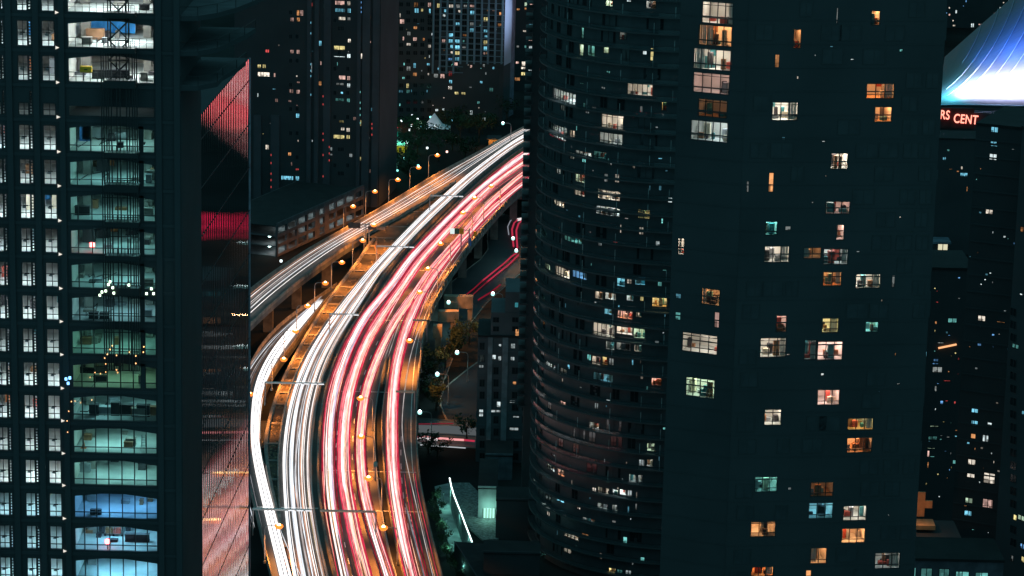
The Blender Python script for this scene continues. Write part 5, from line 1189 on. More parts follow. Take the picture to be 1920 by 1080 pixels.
# ------------------------------------------------------------------ pilastered tower and parking garage, left of centre
FM = Plane(at_y(440, 300, 852), at_y(710, 300, 846))
def sm(px): return FM.hit(px, 300)[0]
winM = crop(460, 0, [(15, 0, 70, 40, 'p', .9), (385, 75, 406, 118, 'o', .7), (410, 75, 438, 120, 'p', .6), (335, 130, 365, 162, 'p', .5), (385, 130, 410, 162, 'o', .7), (150, 370, 180, 395, 'r', 1), (335, 372, 365, 402, 'p', .5), (383, 372, 408, 405, 'p', .6), (90, 482, 118, 512, 'y', .9), (128, 482, 155, 512, 'y', .6), (92, 540, 183, 575, 'w', 1.8), (213, 548, 226, 578, 'p', .7), (330, 668, 362, 700, 'p', .5), (380, 672, 410, 705, 'p', .7), (378, 850, 407, 885, 'k', 1), (672, 5, 745, 38, 'p', .9), (762, 8, 790, 42, 'w', .5), (672, 62, 750, 92, 'k', .4), (765, 62, 792, 97, 'k', 1.1), (697, 125, 752, 152, 'w', .9), (762, 128, 792, 155, 'd', .4), (768, 290, 792, 320, 'w', 1.3), (548, 305, 573, 345, 'k', 1), (663, 342, 748, 375, 'y', 1.1), (663, 420, 748, 430, 'c', 1.2), (762, 403, 790, 436, 'c', 1.3), (862, 400, 877, 442, 'w', 1.4), (700, 565, 752, 598, 'p', 1), (762, 570, 787, 602, 'p', .8), (680, 620, 740, 640, 'd', .12), (762, 625, 788, 658, 'c', 1.1), (715, 688, 733, 705, 'k', 1.5), (675, 735, 740, 760, 't', .2), (760, 738, 785, 768, 't', .4), (548, 608, 572, 642, 'o', .5), (700, 900, 740, 922, 'y', .15), (715, 955, 745, 980, 'w', .8), (757, 958, 785, 990, 'w', .9), (660, 1010, 745, 1042, 'y', .9), (757, 1012, 785, 1042, 'y', 1), (925, 118, 942, 140, 'o', .3), (490, 20, 504, 48, 'r', .4), (590, 8, 600, 24, 'c', .8), (380, 565, 392, 578, 'w', 1.2), (590, 210, 597, 222, 'c', .9), (488, 470, 500, 545, 'c', .4), (860, 900, 870, 945, 'y', .5)]) + \
  crop(460, 270, [(150, 5, 178, 42, 'w', 1.2), (195, 5, 205, 40, 'w', 1.1), (268, 238, 360, 270, 'k', 1.1), (375, 240, 405, 275, 'k', .9), (853, 95, 869, 125, 'y', .6), (90, 635, 100, 672, 'y', .6), (88, 695, 102, 740, 'y', 1), (320, 62, 345, 88, 'o', .9), (375, 182, 402, 200, 'r', .5), (600, 395, 615, 445, 'd', .2), (90, 332, 106, 350, 'o', 1.5), (305, 415, 322, 432, 'p', 1.5)])
rW = random.Random(5)
for q_ in range(46): x = rW.uniform(474, 704); y = rW.uniform(5, 370); winM.append(((x, y, x + rW.choice((1.6, 2.5, 6)), y + rW.choice((2, 4, 7))), rW.choice('cctkwpyo'), rW.choice((.15, .3, .7))))
darkM = []
for x in (545, 557, 642, 636, 652, 628, 483, 497, 511):
    for k in range(26):
        y = 8 + k * 15.1
        if x < 530 or (k * 7 + x) % 3: continue
        darkM.append(rect(FM, (x - 3, y - 4, x + 3, y + 4)))
darkM = [r for r in darkM if r[0] > .2]
pil = []
for x0, x1 in ((575, 583), (589, 597), (606, 619), (668, 675), (678, 692), (697, 709), (476, 490), (508, 524)):
    zt = 175 if x0 > 530 else FM.hit(x0, 215)[1]
    pil.append((sm(x0), sm(x1), zt, PILAS))
rootM = surveyed('pilastered_tower', 'tall dark apartment tower with grey vertical pilasters rising behind the parking garage', 'tower', FM, .05, FM.L, 176, 30, TOWER, winM, big=False, dark=darkM, pilas=pil)
# thin light slits between the pilasters
for x, ys, key in ((583.5, (42, 62, 120, 132, 142, 177), 'k'), (678, (4, 14, 22), 'b'), (676, (172, 192, 203, 215, 230), 't'), (606.5, (180, 195, 250, 262, 290, 330), 'r'), (618, (275, 287, 300), 'r'), (698, (232, 240, 252), 'r'), (509, (290, 305, 325, 337, 350, 400), 'r')):
    for y in ys:
        s, z = FM.hit(x, y); mb = MB(FM.f); mb.box(s - .1, s + .1, z - .3, z + .3, .52, .6, emit('slit ' + key, COLS[key], .55, False)); mb.build('light_slit', rootM)

GA, GB_ = at_z(520, 482, 0), at_z(682, 406, 0); FG = Plane(GA, GB_)
rtG = thing('parking_garage', GA, 'open-sided parking garage in three levels with cold white lights, running beside the outer ramp', 'building')
zg = 8.6; lev = zg / 3.0; nb = 9
GW = surf('garage concrete', (.12, .11, .12), .85)
for j in range(4):
    z = j * lev; mb = MB(FG.f); mb.box(0, FG.L, z - .25 if j else 0, z + (.75 if j < 3 else 1.1), -.3, 0, GW); mb.build('spandrel', rtG)
    mb = MB(FG.f); mb.box(.3, FG.L - .3, z - .1, z + .1, -22, -.31, GW if j < 3 else ROOF); mb.build('deck', rtG)
for k in range(nb + 1):
    s = FG.L * k / nb; mb = MB(FG.f); wd = 1.6 if k in (4, 5) else .5; mb.box(max(0, s - wd), min(FG.L, s + wd), 0, zg + .2, -.6, .03, GW); mb.build('column', rtG)
mb = MB(FG.f); mb.box(0, FG.L, 0, zg, -22.4, -22, GW); mb.build('rear_wall', rtG)
rG = random.Random(4)
GLM = emit('garage tube light', (.7, 1, .98), 10, True)
for j in range(0, 3):
    for k in range(nb):
        if rG.random() < .66:
            s = FG.L * (k + .5) / nb; mb = MB(FG.f); mb.box(s - 2.2, s + 2.2, (j + 1) * lev - .5, (j + 1) * lev - .35, -3.4, -2.8, GLM); mb.build('tube_light', rtG)
            if rG.random() < .6:
                mb = MB(FG.f); s2 = s + rG.uniform(-2, 2); mb.box(s2 - .9, s2 + .9, j * lev + .2, j * lev + 1.9, -3.2, -2.8, rG.choice([SOFT[0], YEL, SOFT[2]])); mb.build('parked_van_end', rtG) if False else None

# ------------------------------------------------------------------ block with the window grid, back centre
FK = Plane(at_y(731, 120, 1000), at_y(944, 120, 996))
ZK = FK.hit(840, -60)[1]
def cell(px0, px1): pass
winK = crop(700, 0, []) 
K6 = [(198, 20, 250, 65, 'd', .25), (455, 25, 505, 80, 'o', .2), (612, 28, 650, 80, 'p', .6), (715, 38, 748, 88, 'y', .7), (850, 48, 905, 92, 'w', .8), (930, 48, 975, 90, 'd', .35), (1015, 52, 1055, 88, 'd', .3), (1085, 52, 1142, 85, 'p', .6), (458, 92, 510, 145, 'k', 1.1), (535, 96, 562, 130, 'y', .6), (625, 98, 645, 150, 'k', .9), (795, 102, 820, 138, 'k', 1.1), (955, 112, 980, 142, 'w', 1), (1088, 118, 1142, 172, 'k', 1.2), (1415, 135, 1440, 182, 'o', .8), (200, 145, 248, 205, 'y', .8), (295, 150, 308, 195, 'w', .5), (297, 215, 352, 268, 'p', 1.1), (1240, 192, 1292, 245, 'y', 1), (925, 250, 972, 285, 'k', .9), (1085, 250, 1130, 290, 'd', .15), (1398, 262, 1452, 300, 'o', .35), (450, 295, 495, 330, 'o', .7), (1080, 315, 1136, 362, 'k', .5), (1240, 330, 1285, 365, 'k', .6), (845, 372, 900, 425, 'k', 1.3), (380, 355, 420, 400, 'd', .3), (1005, 382, 1050, 412, 'o', .2), (1245, 395, 1288, 425, 'k', .7), (210, 408, 262, 445, 'o', .6), (330, 412, 347, 455, 'p', .8), (445, 418, 492, 462, 'p', .7), (555, 425, 580, 460, 'o', .5), (770, 440, 812, 485, 'p', .6), (845, 438, 895, 490, 'k', .8), (918, 442, 973, 495, 'k', 1), (1005, 450, 1025, 480, 't', .4), (1237, 452, 1290, 510, 'y', .5), (370, 482, 422, 515, 'w', .7), (612, 500, 650, 540, 'w', .6), (865, 502, 897, 545, 'k', 1), (918, 508, 973, 562, 'k', 1.4), (1235, 520, 1288, 575, 'k', 1.2), (1000, 520, 1040, 545, 'd', .3), (195, 540, 262, 592, 'y', .9), (868, 575, 895, 605, 'w', .9), (918, 575, 973, 618, 'y', .9), (1237, 585, 1260, 615, 'p', .3), (918, 640, 968, 690, 'k', .6), (843, 650, 890, 685, 'b', .6), (192, 672, 265, 725, 'c', 1.1), (195, 738, 258, 792, 'p', .9), (910, 700, 950, 740, 'p', 1), (450, 708, 480, 765, 'k', .7), (372, 745, 420, 798, 'd', .3), (600, 708, 640, 740, 'k', .7), (1087, 732, 1112, 765, 'p', .8), (1230, 720, 1255, 755, 'd', .3), (1338, 750, 1362, 780, 'k', .6), (1398, 748, 1428, 778, 'k', .6), (442, 815, 490, 858, 'o', .7), (678, 828, 730, 875, 'd', .4), (752, 830, 802, 882, 'p', .8), (845, 800, 888, 860, 'r', .15), (190, 870, 250, 920, 'd', .3), (610, 822, 628, 848, 'w', .6), (850, 898, 888, 940, 'k', .9), (212, 932, 250, 980, 'o', .5), (370, 938, 402, 992, 'y', .8), (840, 965, 888, 1008, 'w', .5), (285, 1010, 335, 1045, 'k', .2), (372, 1008, 408, 1050, 't', .3), (912, 1030, 962, 1065, 'y', 1), (988, 1035, 1038, 1068, 'y', .6), (190, 1062, 258, 1080, 'p', .9), (1305, 985, 1350, 1030, 't', .25)]
rW = random.Random(25)
winK = [((700 + a / 6, b / 6, 700 + c / 6, d / 6), k, lv) for a, b, c, d, k, lv in K6]
winK += crop(700, 180, [(35, 0, 90, 40, 'c', .5), (150, 0, 172, 28, 'c', .8), (235, 0, 260, 30, 'y', .5), (40, 60, 95, 75, 'c', .6)]) if False else []
winK += [((904, 220, 912, 230), 'c', .7), ((916, 220, 925, 230), 'w', 1.6), ((929, 221, 938, 231), 'c', .9), ((877, 237, 883, 245), 'w', 1.6), ((816, 204, 822, 209), 'c', 1.2), ((829, 203, 834, 208), 'c', .8), ((881, 207, 886, 215), 'c', 1.1)]
for q_ in range(50): x = rW.uniform(733, 940); y = rW.uniform(5, 212); winK.append(((x, y, x + rW.choice((1.6, 2.5, 5)), y + rW.choice((1.6, 3, 5))), rW.choice('cctkwpyo'), rW.choice((.2, .4, .9))))
darkK = []
cxs = [805 + (865 - 805) / 4.62 * i for i in range(0, 10)]
for i in range(10):
    for k in range(13): 
        x = 832 + (i - 2) * 12.9; y = 10 + k * 11.0
        if y > 116 + (20 if x < 865 else 0): continue
        darkK.append(rect(FK, (x - 4.6, y - 4, x + 4.6, y + 4)))
for i in range(6):
    for k in range(15): x = 739 + i * 13.2; y = 8 + k * 15.2; darkK.append(rect(FK, (x - 4, y - 4, x + 4, y + 4)))
random.Random(2).shuffle(darkK)
rootK = surveyed('grid_facade_block', 'large block at the back centre with blue grey grid frame and many small lit windows', 'building', FK, 0, FK.L, ZK, 25, TOWER2, winK, big=False, dark=darkK)
for i in range(11):  # grid frame: vertical fins and floor lines
    px = 826 + (i - 1) * 12.9 - .5; s = FK.hit(px, 60)[0]; zb = FK.hit(px, 120 if i > 3 else 138)[1]
    if s > FK.L - .4: continue
    mb = MB(FK.f); mb.box(s - .32, s + .32, zb, ZK, .02, .45, GRID); mb.build('frame_fin', rootK)
for k in range(14):
    y = 4.5 + k * 11.0
    if y > 140: break
    z = FK.hit(870, y)[1]; s0_ = FK.hit(824, y)[0]; s1_ = FK.L - .1 if y < 122 else FK.hit(868, y)[0]
    mb = MB(FK.f); mb.box(s0_, s1_, z - .12, z + .12, .02, .3, GRID); mb.build('floor_line', rootK)
# pale windowless gable at its right end
FP = Plane(at_y(944.5, 120, 996), at_y(966, 120, 1010)); rtP = thing('pale_gable', (FP.A.x, FP.A.y, 0), 'pale violet blue windowless gable at the right end of the grid block', 'building')
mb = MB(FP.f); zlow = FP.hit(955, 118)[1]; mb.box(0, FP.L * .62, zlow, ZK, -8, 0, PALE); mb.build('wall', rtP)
mb = MB(FP.f); mb.box(FP.L * .62 + .02, FP.L, 0, ZK - 6, -8, -.3, surf('violet render', (.15, .15, .2), .85)); mb.build('rear_wing', rtP)
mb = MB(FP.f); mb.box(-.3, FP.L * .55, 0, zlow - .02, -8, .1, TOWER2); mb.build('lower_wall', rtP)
wl_ = bpy.data.lights.new('gable_floodlight', 'SPOT'); wl_.energy = 26000; wl_.color = (.55, .7, 1); wl_.spot_size = R(60); wl_.spot_blend = 1
l = bpy.data.objects.new('gable_floodlight', wl_); C.objects.link(l); l.parent = rtP; Pp = FP.f(1, ZK - 10, 22) - Vector((FP.A.x, FP.A.y, 0)); l.location = Pp; l.rotation_euler = (Vector(FP.f(1, ZK - 16, 0)) - Vector(FP.A) - Pp).to_track_quat('-Z', 'Y').to_euler()
# tower behind it, further right
FT = Plane(at_y(966, 80, 1060), at_y(1003, 80, 1060))
T6 = [(1700, 25, 1732, 70, 'g', 1), (1760, 22, 1808, 55, 'p', 1.2), (1612, 92, 1648, 118, 'o', .6), (1700, 85, 1725, 110, 'o', .5), (1750, 268, 1800, 312, 'k', .6), (1682, 338, 1728, 362, 'w', .8), (1745, 448, 1795, 495, 'p', 1.2), (1700, 510, 1722, 540, 't', .4), (1748, 515, 1795, 558, 'c', .6), (1602, 690, 1640, 718, 'p', 1.2), (1668, 690, 1718, 740, 'w', 1.2), (1662, 750, 1715, 780, 'w', 1.3), (1740, 755, 1785, 798, 'c', 1), (1662, 810, 1716, 850, 'y', 1.1), (1590, 870, 1650, 910, 'o', .6), (1760, 420, 1790, 440, 'c', .7), (1612, 510, 1640, 535, 'd', .3)]
rootT = surveyed('far_tower', 'narrow far tower with bright windows between the pale gable and the black balcony tower', 'tower', FT, 0, FT.L, 170, 20, TOWER, [((700 + a / 6, b / 6, 700 + c / 6, d / 6), k, lv) for a, b, c, d, k, lv in T6], big=False)
# small grey block in the gap
FS = Plane(at_y(712, 100, 1064), at_y(731, 100, 1064)); zs0 = FS.hit(720, 55)[1]
dk = gridwins(FS, (717, 724.5), (62, 71, 82, 91, 101), 4, 5)
rootS = surveyed('small_grey_block', 'small pale grey block with two columns of windows in the gap beside the tower', 'building', FS, 0, FS.L, zs0, 14, surf('light grey render', (.3, .33, .34), .85), [((715, 71, 719, 74), 'c', .8), ((722, 80, 726, 84), 'c', .7), ((714, 108, 719, 112), 'c', 1.2), ((722, 109, 727, 112), 'c', 1.2), ((714, 122, 718, 134), 'k', 1.2), ((720, 120, 727, 136), 'k', 1.6)], big=False, dark=dk)
# dark tower behind the gap, top
FX = Plane(at_y(700, 30, 1120), at_y(740, 30, 1120)); rX = surveyed('unlit_far_block', 'almost unlit far block above the small grey block, four pin-prick lights', 'building', FX, 0, FX.L, 150, 15, TOWER, [((713.5, 14, 715.5, 16.5), 'c', 2), ((722, 25, 724, 27.5), 'c', 1.6), ((730, 26, 732, 28), 'c', 1.4), ((713, 26, 715, 28), 'c', 1)], big=False)

# ------------------------------------------------------------------ park area: canopy, tent, boxes, trees
def hut(name, x0, x1, ytop, ybase, depth, wall, roofm, label, cat='hut', glow=None):
    base = at_z((x0 + x1) / 2, ybase, 0); Y = base.y; a, b = at_y(x0, ybase, Y).x, at_y(x1, ybase, Y).x; zt = at_y((x0 + x1) / 2, ytop, Y).z
    r_ = thing(name, ((a + b) / 2, Y, 0), label, cat)
    mb = MB(); mb.box(a, b, Y, Y + depth, 0, zt, wall); mb.build('wall', r_)
    mb = MB(); mb.box(a - .5, b + .5, Y - .6, Y + depth + .5, zt, zt + .35, roofm); mb.build('roof', r_)
    mb = MB(); mb.box(a + (b - a) * .35, a + (b - a) * .6, Y - .05, Y - .01, .1, zt * .75, FRAME); mb.build('door', r_)
    return r_, (a + b) / 2, Y, zt
def green_lamp(r_, x, y, z, e, col):
    ld = bpy.data.lights.new('hut_lamp', 'POINT'); ld.energy = e; ld.color = col; ld.shadow_soft_size = .4; l = bpy.data.objects.new('hut_lamp', ld); C.objects.link(l); l.parent = r_; l.location = Vector((x, y, z)) - origin(r_)
OLV = surf('olive yellow wall', (.42, .36, .05), .8); PGR = surf('pale green wall', (.5, .55, .5), .8)
r_, x, Y, z = hut('yellow_kiosk', 740, 762, 274, 286, 8, OLV, PGR, 'olive yellow kiosk under a green-lit roof among the dark trees', 'kiosk'); green_lamp(r_, x, Y + 3, z + 3, 900, (.15, 1, .6)); green_lamp(r_, x, Y - 3, z - .5, 250, (.8, .9, .2))
r_, x, Y, z = hut('green_lit_shed', 712, 745, 303, 316, 10, PGR, surf('dark shed roof', (.05, .07, .06), .8), 'pale shed wall washed in green light by the pilastered tower', 'shed'); green_lamp(r_, x - 4, Y - 5, 3, 1600, (.25, 1, .75))
r_, x, Y, z = hut('teal_container', 726, 749, 247, 256, 5, surf('teal container', (.03, .25, .2), .7), surf('dark container roof', (.03, .05, .05), .8), 'teal container behind the kiosk', 'container'); green_lamp(r_, x, Y - 5, 3, 500, (.2, 1, .8))
r_, x, Y, z = hut('orange_lit_shed', 916, 937, 262, 276, 6, surf('tan shed wall', (.5, .35, .2), .8), TOWER, 'orange-lit shed wall beyond the outer edge of the far highway', 'shed'); green_lamp(r_, x, Y - 4, 3, 900, (1, .4, .08))
r_, x, Y, z = hut('orange_gate_wall', 712, 731, 214, 238, 6, surf('tan gate wall', (.5, .33, .18), .8), TOWER, 'orange-lit wall in the gap at the foot of the pilastered tower', 'wall'); green_lamp(r_, x, Y - 3, 4, 2600, (1, .36, .05))
P = at_z(814, 252, 0); r_ = thing('white_tent', P, 'small white peaked tent glowing faintly among the dark trees', 'tent'); mb = MB(); TW = surf('white canvas', (.8, .82, .85), .8, var=.05)
cn = [(-5.5, -3), (5.5, -3), (5.5, 4), (-5.5, 4)]
for (a, b), (c, d) in zip(cn, cn[1:] + cn[:1]):
    for t0, t1 in ((0, .5), (.5, 1)):
        h0, h1 = 2.4 + 5 * t0 ** 2.2, 2.4 + 5 * t1 ** 2.2; s0, s1 = 1 - t0 * .98, 1 - t1 * .98
        mb.poly([(P.x + a * s0, P.y + b * s0, h0), (P.x + c * s0, P.y + d * s0, h0), (P.x + c * s1, P.y + d * s1, h1), (P.x + a * s1, P.y + b * s1, h1)], TW)
mb.build('canopy', r_)
for a, b in cn: mb = MB(); mb.bar((P.x + a, P.y + b, 0), (P.x + a, P.y + b, 2.4), .08, STEEL); mb.build('pole', r_)
green_lamp(r_, P.x - 4, P.y - 6, 5, 420, (.8, .88, 1))
# pin-prick park lights
PIN = [(753, 227, 'c'), (772, 236, 'c'), (779, 237, 'c'), (790, 236, 'k'), (848, 227, 'k'), (823, 231, 'c'), (838, 262, 'p'), (854, 257, 'c'), (888, 286, 'c'), (893, 286, 'c'), (733, 289, 'c'), (719, 330, 't'), (723, 338, 'c'), (712, 326, 't'), (960, 224, 'c'), (757, 297, 't'), (745, 320, 't'), (527, 490, 'c'), (700, 333, 't')]
rP = random.Random(44); PIN += [(round(rP.uniform(712, 930)), round(rP.uniform(216, 330)), rP.choice('cckkptc')) for _ in range(24)]
PIN = [p for p in PIN if p[1] < 200 or p[0] < 700 or p[1] < 345 - (p[0] - 735) * .55 + 0]
PARK = [(814, 250, 'white tent'), (750, 280, 'yellow kiosk'), (737, 252, 'teal container'), (728, 310, 'green-lit shed'), (807, 335, 'farthest orange ramp lamp'), (770, 358, 'second farthest orange ramp lamp'), (730, 385, 'middle orange ramp lamp'), (926, 270, 'orange-lit shed'), (722, 232, 'orange-lit gate wall'), (943, 240, 'bright white lamp'), (870, 228, 'three lit windows'), (700, 330, 'pilastered tower corner')]
USED = set()
for k, (x, y, c_) in enumerate(PIN):
    P = at_z(x, y, 3); r_ = thing('garden_lamp', (P.x, P.y, 0), describe('tiny %s lamp' % {'c': 'white', 'k': 'bluish', 'p': 'pinkish', 't': 'teal'}[c_], x, y, PARK, USED), 'lamp', 'tiny park lamps')
    mb = MB(); mb.bar((P.x, P.y, 0), (P.x, P.y, 2.8), .06, FRAME); mb.build('post', r_); mb = MB(); mb.bar((P.x, P.y, 2.8), (P.x, P.y, 3.4), .35, emit('garden lamp ' + c_, COLS[c_], 2.2, False), 6); mb.build('lamp_glass', r_)
def make_tree(hgt, rad, seed):
    rr = random.Random(seed); tm = MB(); bark = surf('bark', (.05, .04, .03), .9); tm.bar((0, 0, 0), (0, 0, hgt * .55), .28, bark, 6, .15)
    for k in range(5):
        a = rr.uniform(0, 6.3); tm.bar((0, 0, hgt * rr.uniform(.3, .5)), (math.cos(a) * rad * .6, math.sin(a) * rad * .6, hgt * rr.uniform(.6, .85)), .12, bark, 4, .04)
    cm = MB(); cl = [(rr.gauss(0, rad * .45), rr.gauss(0, rad * .45), hgt * rr.uniform(.45, .92)) for _ in range(14)]
    for k in range(420):
        c = rr.choice(cl); p = Vector((c[0] + rr.gauss(0, rad * .22), c[1] + rr.gauss(0, rad * .22), c[2] + rr.gauss(0, hgt * .07))); u = Vector((rr.gauss(0, 1), rr.gauss(0, 1), rr.gauss(0, 1))).normalized(); v = u.orthogonal().normalized(); s = rr.uniform(.2, .5)
        cm.poly([tuple(p - u * s), tuple(p + v * s * .6), tuple(p + u * s), tuple(p - v * s * .6)], LEAF)
    return tm.mesh('trunk'), cm.mesh('crown')
TREES = [make_tree(8, 3.4, 1), make_tree(6, 2.6, 2), make_tree(10, 4, 3)]
def tree(x, y, k, label, grp='dark park trees', sc_=1.0):
    P = at_z(x, y, 0); r_ = thing('tree', (P.x, P.y, 0), label, 'tree', grp); t, c = TREES[k]; add('trunk', t, r_); add('crown', c, r_); r_.rotation_euler.z = x * 1.3; r_.scale = (sc_,) * 3
places = [(712, 300), (725, 268), (770, 268), (783, 290), (768, 315), (800, 285), (835, 245), (848, 282), (862, 268), (872, 300), (880, 250), (898, 268), (905, 252), (790, 258), (740, 345), (720, 350), (765, 340), (822, 302), (858, 240), (925, 245), (760, 300), (732, 325), (700, 345), (950, 236)]
for k, (x, y) in enumerate(places): tree(x, y, k % 3, describe('dark leafy tree', x, y, PARK, USED))
for k, (x, y) in enumerate([(812, 700), (835, 690), (850, 672), (805, 745), (818, 770), (862, 655), (880, 645), (800, 720)]): tree(x, y, 1, describe('dark bushy tree', x, y, [(820, 703, 'dim white lamp'), (857, 662, 'small white lamp'), (787, 774, 'white lamp at the highway'), (850, 620, 'middle concrete bent'), (822, 640, 'nearest concrete bent'), (828, 740, 'curved kerb'), (895, 680, 'grey apartment block')], USED), 'dark trees right of the highway')
for k, (x, y) in enumerate([(818, 985), (826, 1005), (830, 1025), (838, 1048), (858, 1075), (864, 1095), (822, 965), (816, 945), (845, 1066)]): tree(x, y, 1, describe('low leafy shrub', x, y, [(832, 925, 'topmost walkway lamp'), (838, 975, 'second walkway lamp'), (848, 1020, 'third walkway lamp'), (868, 1060, 'lowest walkway lamp'), (805, 990, 'right edge of the highway'), (852, 1015, 'tip of the flat roof')], USED), 'shrubs between highway and walkway', .5)
for k, (x, y) in enumerate([(875, 822), (803, 850), (820, 862)]): tree(x, y, 1, ['small dark street tree standing before the red trail of the cross street', 'left small dark tree below the cross street', 'right small dark tree below the cross street'][k], 'street trees', .8)

# ------------------------------------------------------------------ right: stadium with lit roof, and its sign
rtS = thing('domed_stadium', at_y(1850, 200, 900), 'stadium with a ribbed roof glowing white to deep blue, red lettering on its wall', 'stadium')
zrim = zrow(1850, 196, 890); X0 = at_y(1735, 200, 890).x; X1 = at_y(2200, 200, 890).x
def roofp(u, v):
    x = X0 + (X1 - X0) * u; px = 1735 + 465 * u
    h = max(2, 11 + (px - 1760) * .16); h = min(h, 42); Ld = 55
    sag = (1 - min(1, (px - 1735) / 90)) ** 2 * 6 if px < 1825 else 0
    return (x + v * 14, 890 + sag * .6 + Ld * (1 - math.cos(v * math.pi / 2)), zrim - sag * .22 + h * math.sin(v * math.pi / 2))
DOME = surf('white membrane roof', (.14, .14, .15), .6, var=.08, scale=.4, stretch=(.3, 3, 1), bump=.3)
mb = MB(); NU, NV = 60, 24; V = [roofp(i / NU, j / NV) for j in range(NV + 1) for i in range(NU + 1)]
off = origin(rtS); me = bpy.data.meshes.new('roof'); me.from_pydata([(a - off.x, b - off.y, c - off.z) for a, b, c in V], [], [(j * (NU + 1) + i, j * (NU + 1) + i + 1, (j + 1) * (NU + 1) + i + 1, (j + 1) * (NU + 1) + i) for j in range(NV) for i in range(NU)]); me.materials.append(DOME)
for p_ in me.polygons: p_.use_smooth = True
add('roof', me, rtS)
SEAM = surf('white roof seam', (.36, .36, .4), .5, var=.02)
for k in range(12):
    u0 = -.12 + k * .068; mb = MB(); pts = [Vector(roofp(min(1, max(0, u0 + .26 * math.sin(v * 1.5708))), v)) + Vector((0, -.2, .28)) for v in [j / 16 for j in range(2, 17)] if u0 + .22 * v > 0]; mb.tube(pts, .12, SEAM, 4) if len(pts) > 1 else None; mb.build('roof_seam', rtS)
mb = MB(); V = [roofp(i / NU, 0) for i in range(NU + 1)]
for p, q in zip(V, V[1:]): mb.poly([p, q, (q[0], q[1], 0), (p[0], p[1], 0)], TOWER)
mb.build('wall', rtS)
mb = MB()
for p, q in zip(V, V[1:]): mb.bar(Vector(p) + Vector((0, -.3, -.1)), Vector(q) + Vector((0, -.3, -.1)), .3, PALE)
mb.build('roof_rim', rtS)
mb = MB(); a, b = at_y(1765, 240, 884).x, at_y(2100, 240, 884).x; zt = zrow(1800, 205, 884); mb.box(a - 14, b, 884, 889, 0, zt - 1.0, TOWER); mb.build('outer_wall', rtS)
for k, (px, en, col) in enumerate([(1758 + 22 * q_, (12000, 22000, 26000)[min(2, q_)], (.12, .75, 1) if q_ < 2 else (.6, .62, 1)) for q_ in range(13)]):
    x = at_y(px, 200, 884).x; ld = bpy.data.lights.new('roof_floodlight', 'SPOT'); ld.energy = en; ld.color = col; ld.spot_size = R(120); ld.spot_blend = .6; ld.shadow_soft_size = .8
    l = bpy.data.objects.new('roof_floodlight', ld); C.objects.link(l); l.parent = rtS; l.location = Vector((x, 886.5, zrim + 6)) - off; l.rotation_euler = (Vector((x + 5, 898, zrim + 7)) - Vector((x, 886.5, zrim + 6))).to_track_quat('-Z', 'Y').to_euler()
for px in (1800, 1870, 1940):
    x = at_y(px, 200, 884).x; ld = bpy.data.lights.new('blue_floodlight', 'SPOT'); ld.energy = 105000; ld.color = (.01, .14, 1); ld.spot_size = R(60); ld.spot_blend = 1; ld.shadow_soft_size = 2
    l = bpy.data.objects.new('blue_floodlight', ld); C.objects.link(l); l.parent = rtS; l.location = Vector((x, 884, zrim + 16)) - off; l.rotation_euler = (Vector((x + 12, 905, zrim + 18)) - Vector((x, 884, zrim + 16))).to_track_quat('-Z', 'Y').to_euler()
# lettering
def text_mesh(s, size, ext=.15):
    cu = bpy.data.curves.new('letters', 'FONT'); cu.body = s; cu.size = size; cu.extrude = ext; cu.offset = .03; cu.space_character = 1.05; to = bpy.data.objects.new('tmp_letters', cu); C.objects.link(to)
    dg = bpy.context.evaluated_depsgraph_get(); me = bpy.data.meshes.new_from_object(to.evaluated_get(dg)); bpy.data.objects.remove(to); return me
RED = emit('red letter glow', (1, .05, .05), 3.0, True); REDC = emit('letter face', (1, .36, .26), 1.9, False)
Ys = 882.6; P = at_y(1757, 231, Ys)
for word, px, py in (('RS', 1761.5, 222.5), ('CENT', 1787, 229.5)):
    me = text_mesh(word, 4.0); me.materials.clear(); me.materials.append(REDC); p = at_y(px, py, Ys); o = add('sign_letters', me, rtS, p - off); o.rotation_euler = (R(90), R(3.2), 0); o.scale = (.72, 1, 1)
    me2 = text_mesh(word, 4.0, .3); me2.materials.clear(); me2.materials.append(RED)
    o = add('letter_halo', me2, rtS, p + Vector((0.06, .35, -.06)) - off); o.rotation_euler = (R(90), R(3.2), 0); o.scale = (.72, 1, 1)
    bpy.context.view_layer.update()
    for v in me2.vertices: pass
mb = MB(); a, b = at_y(1759, 231, Ys), at_y(1826, 231, Ys); mb.box(a.x, b.x, Ys + .5, Ys + .8, zrow(1790, 241, Ys), zrow(1790, 203, Ys), surf('dark sign board', (.05, .02, .02), .7)); mb.build('sign_board', rtS)

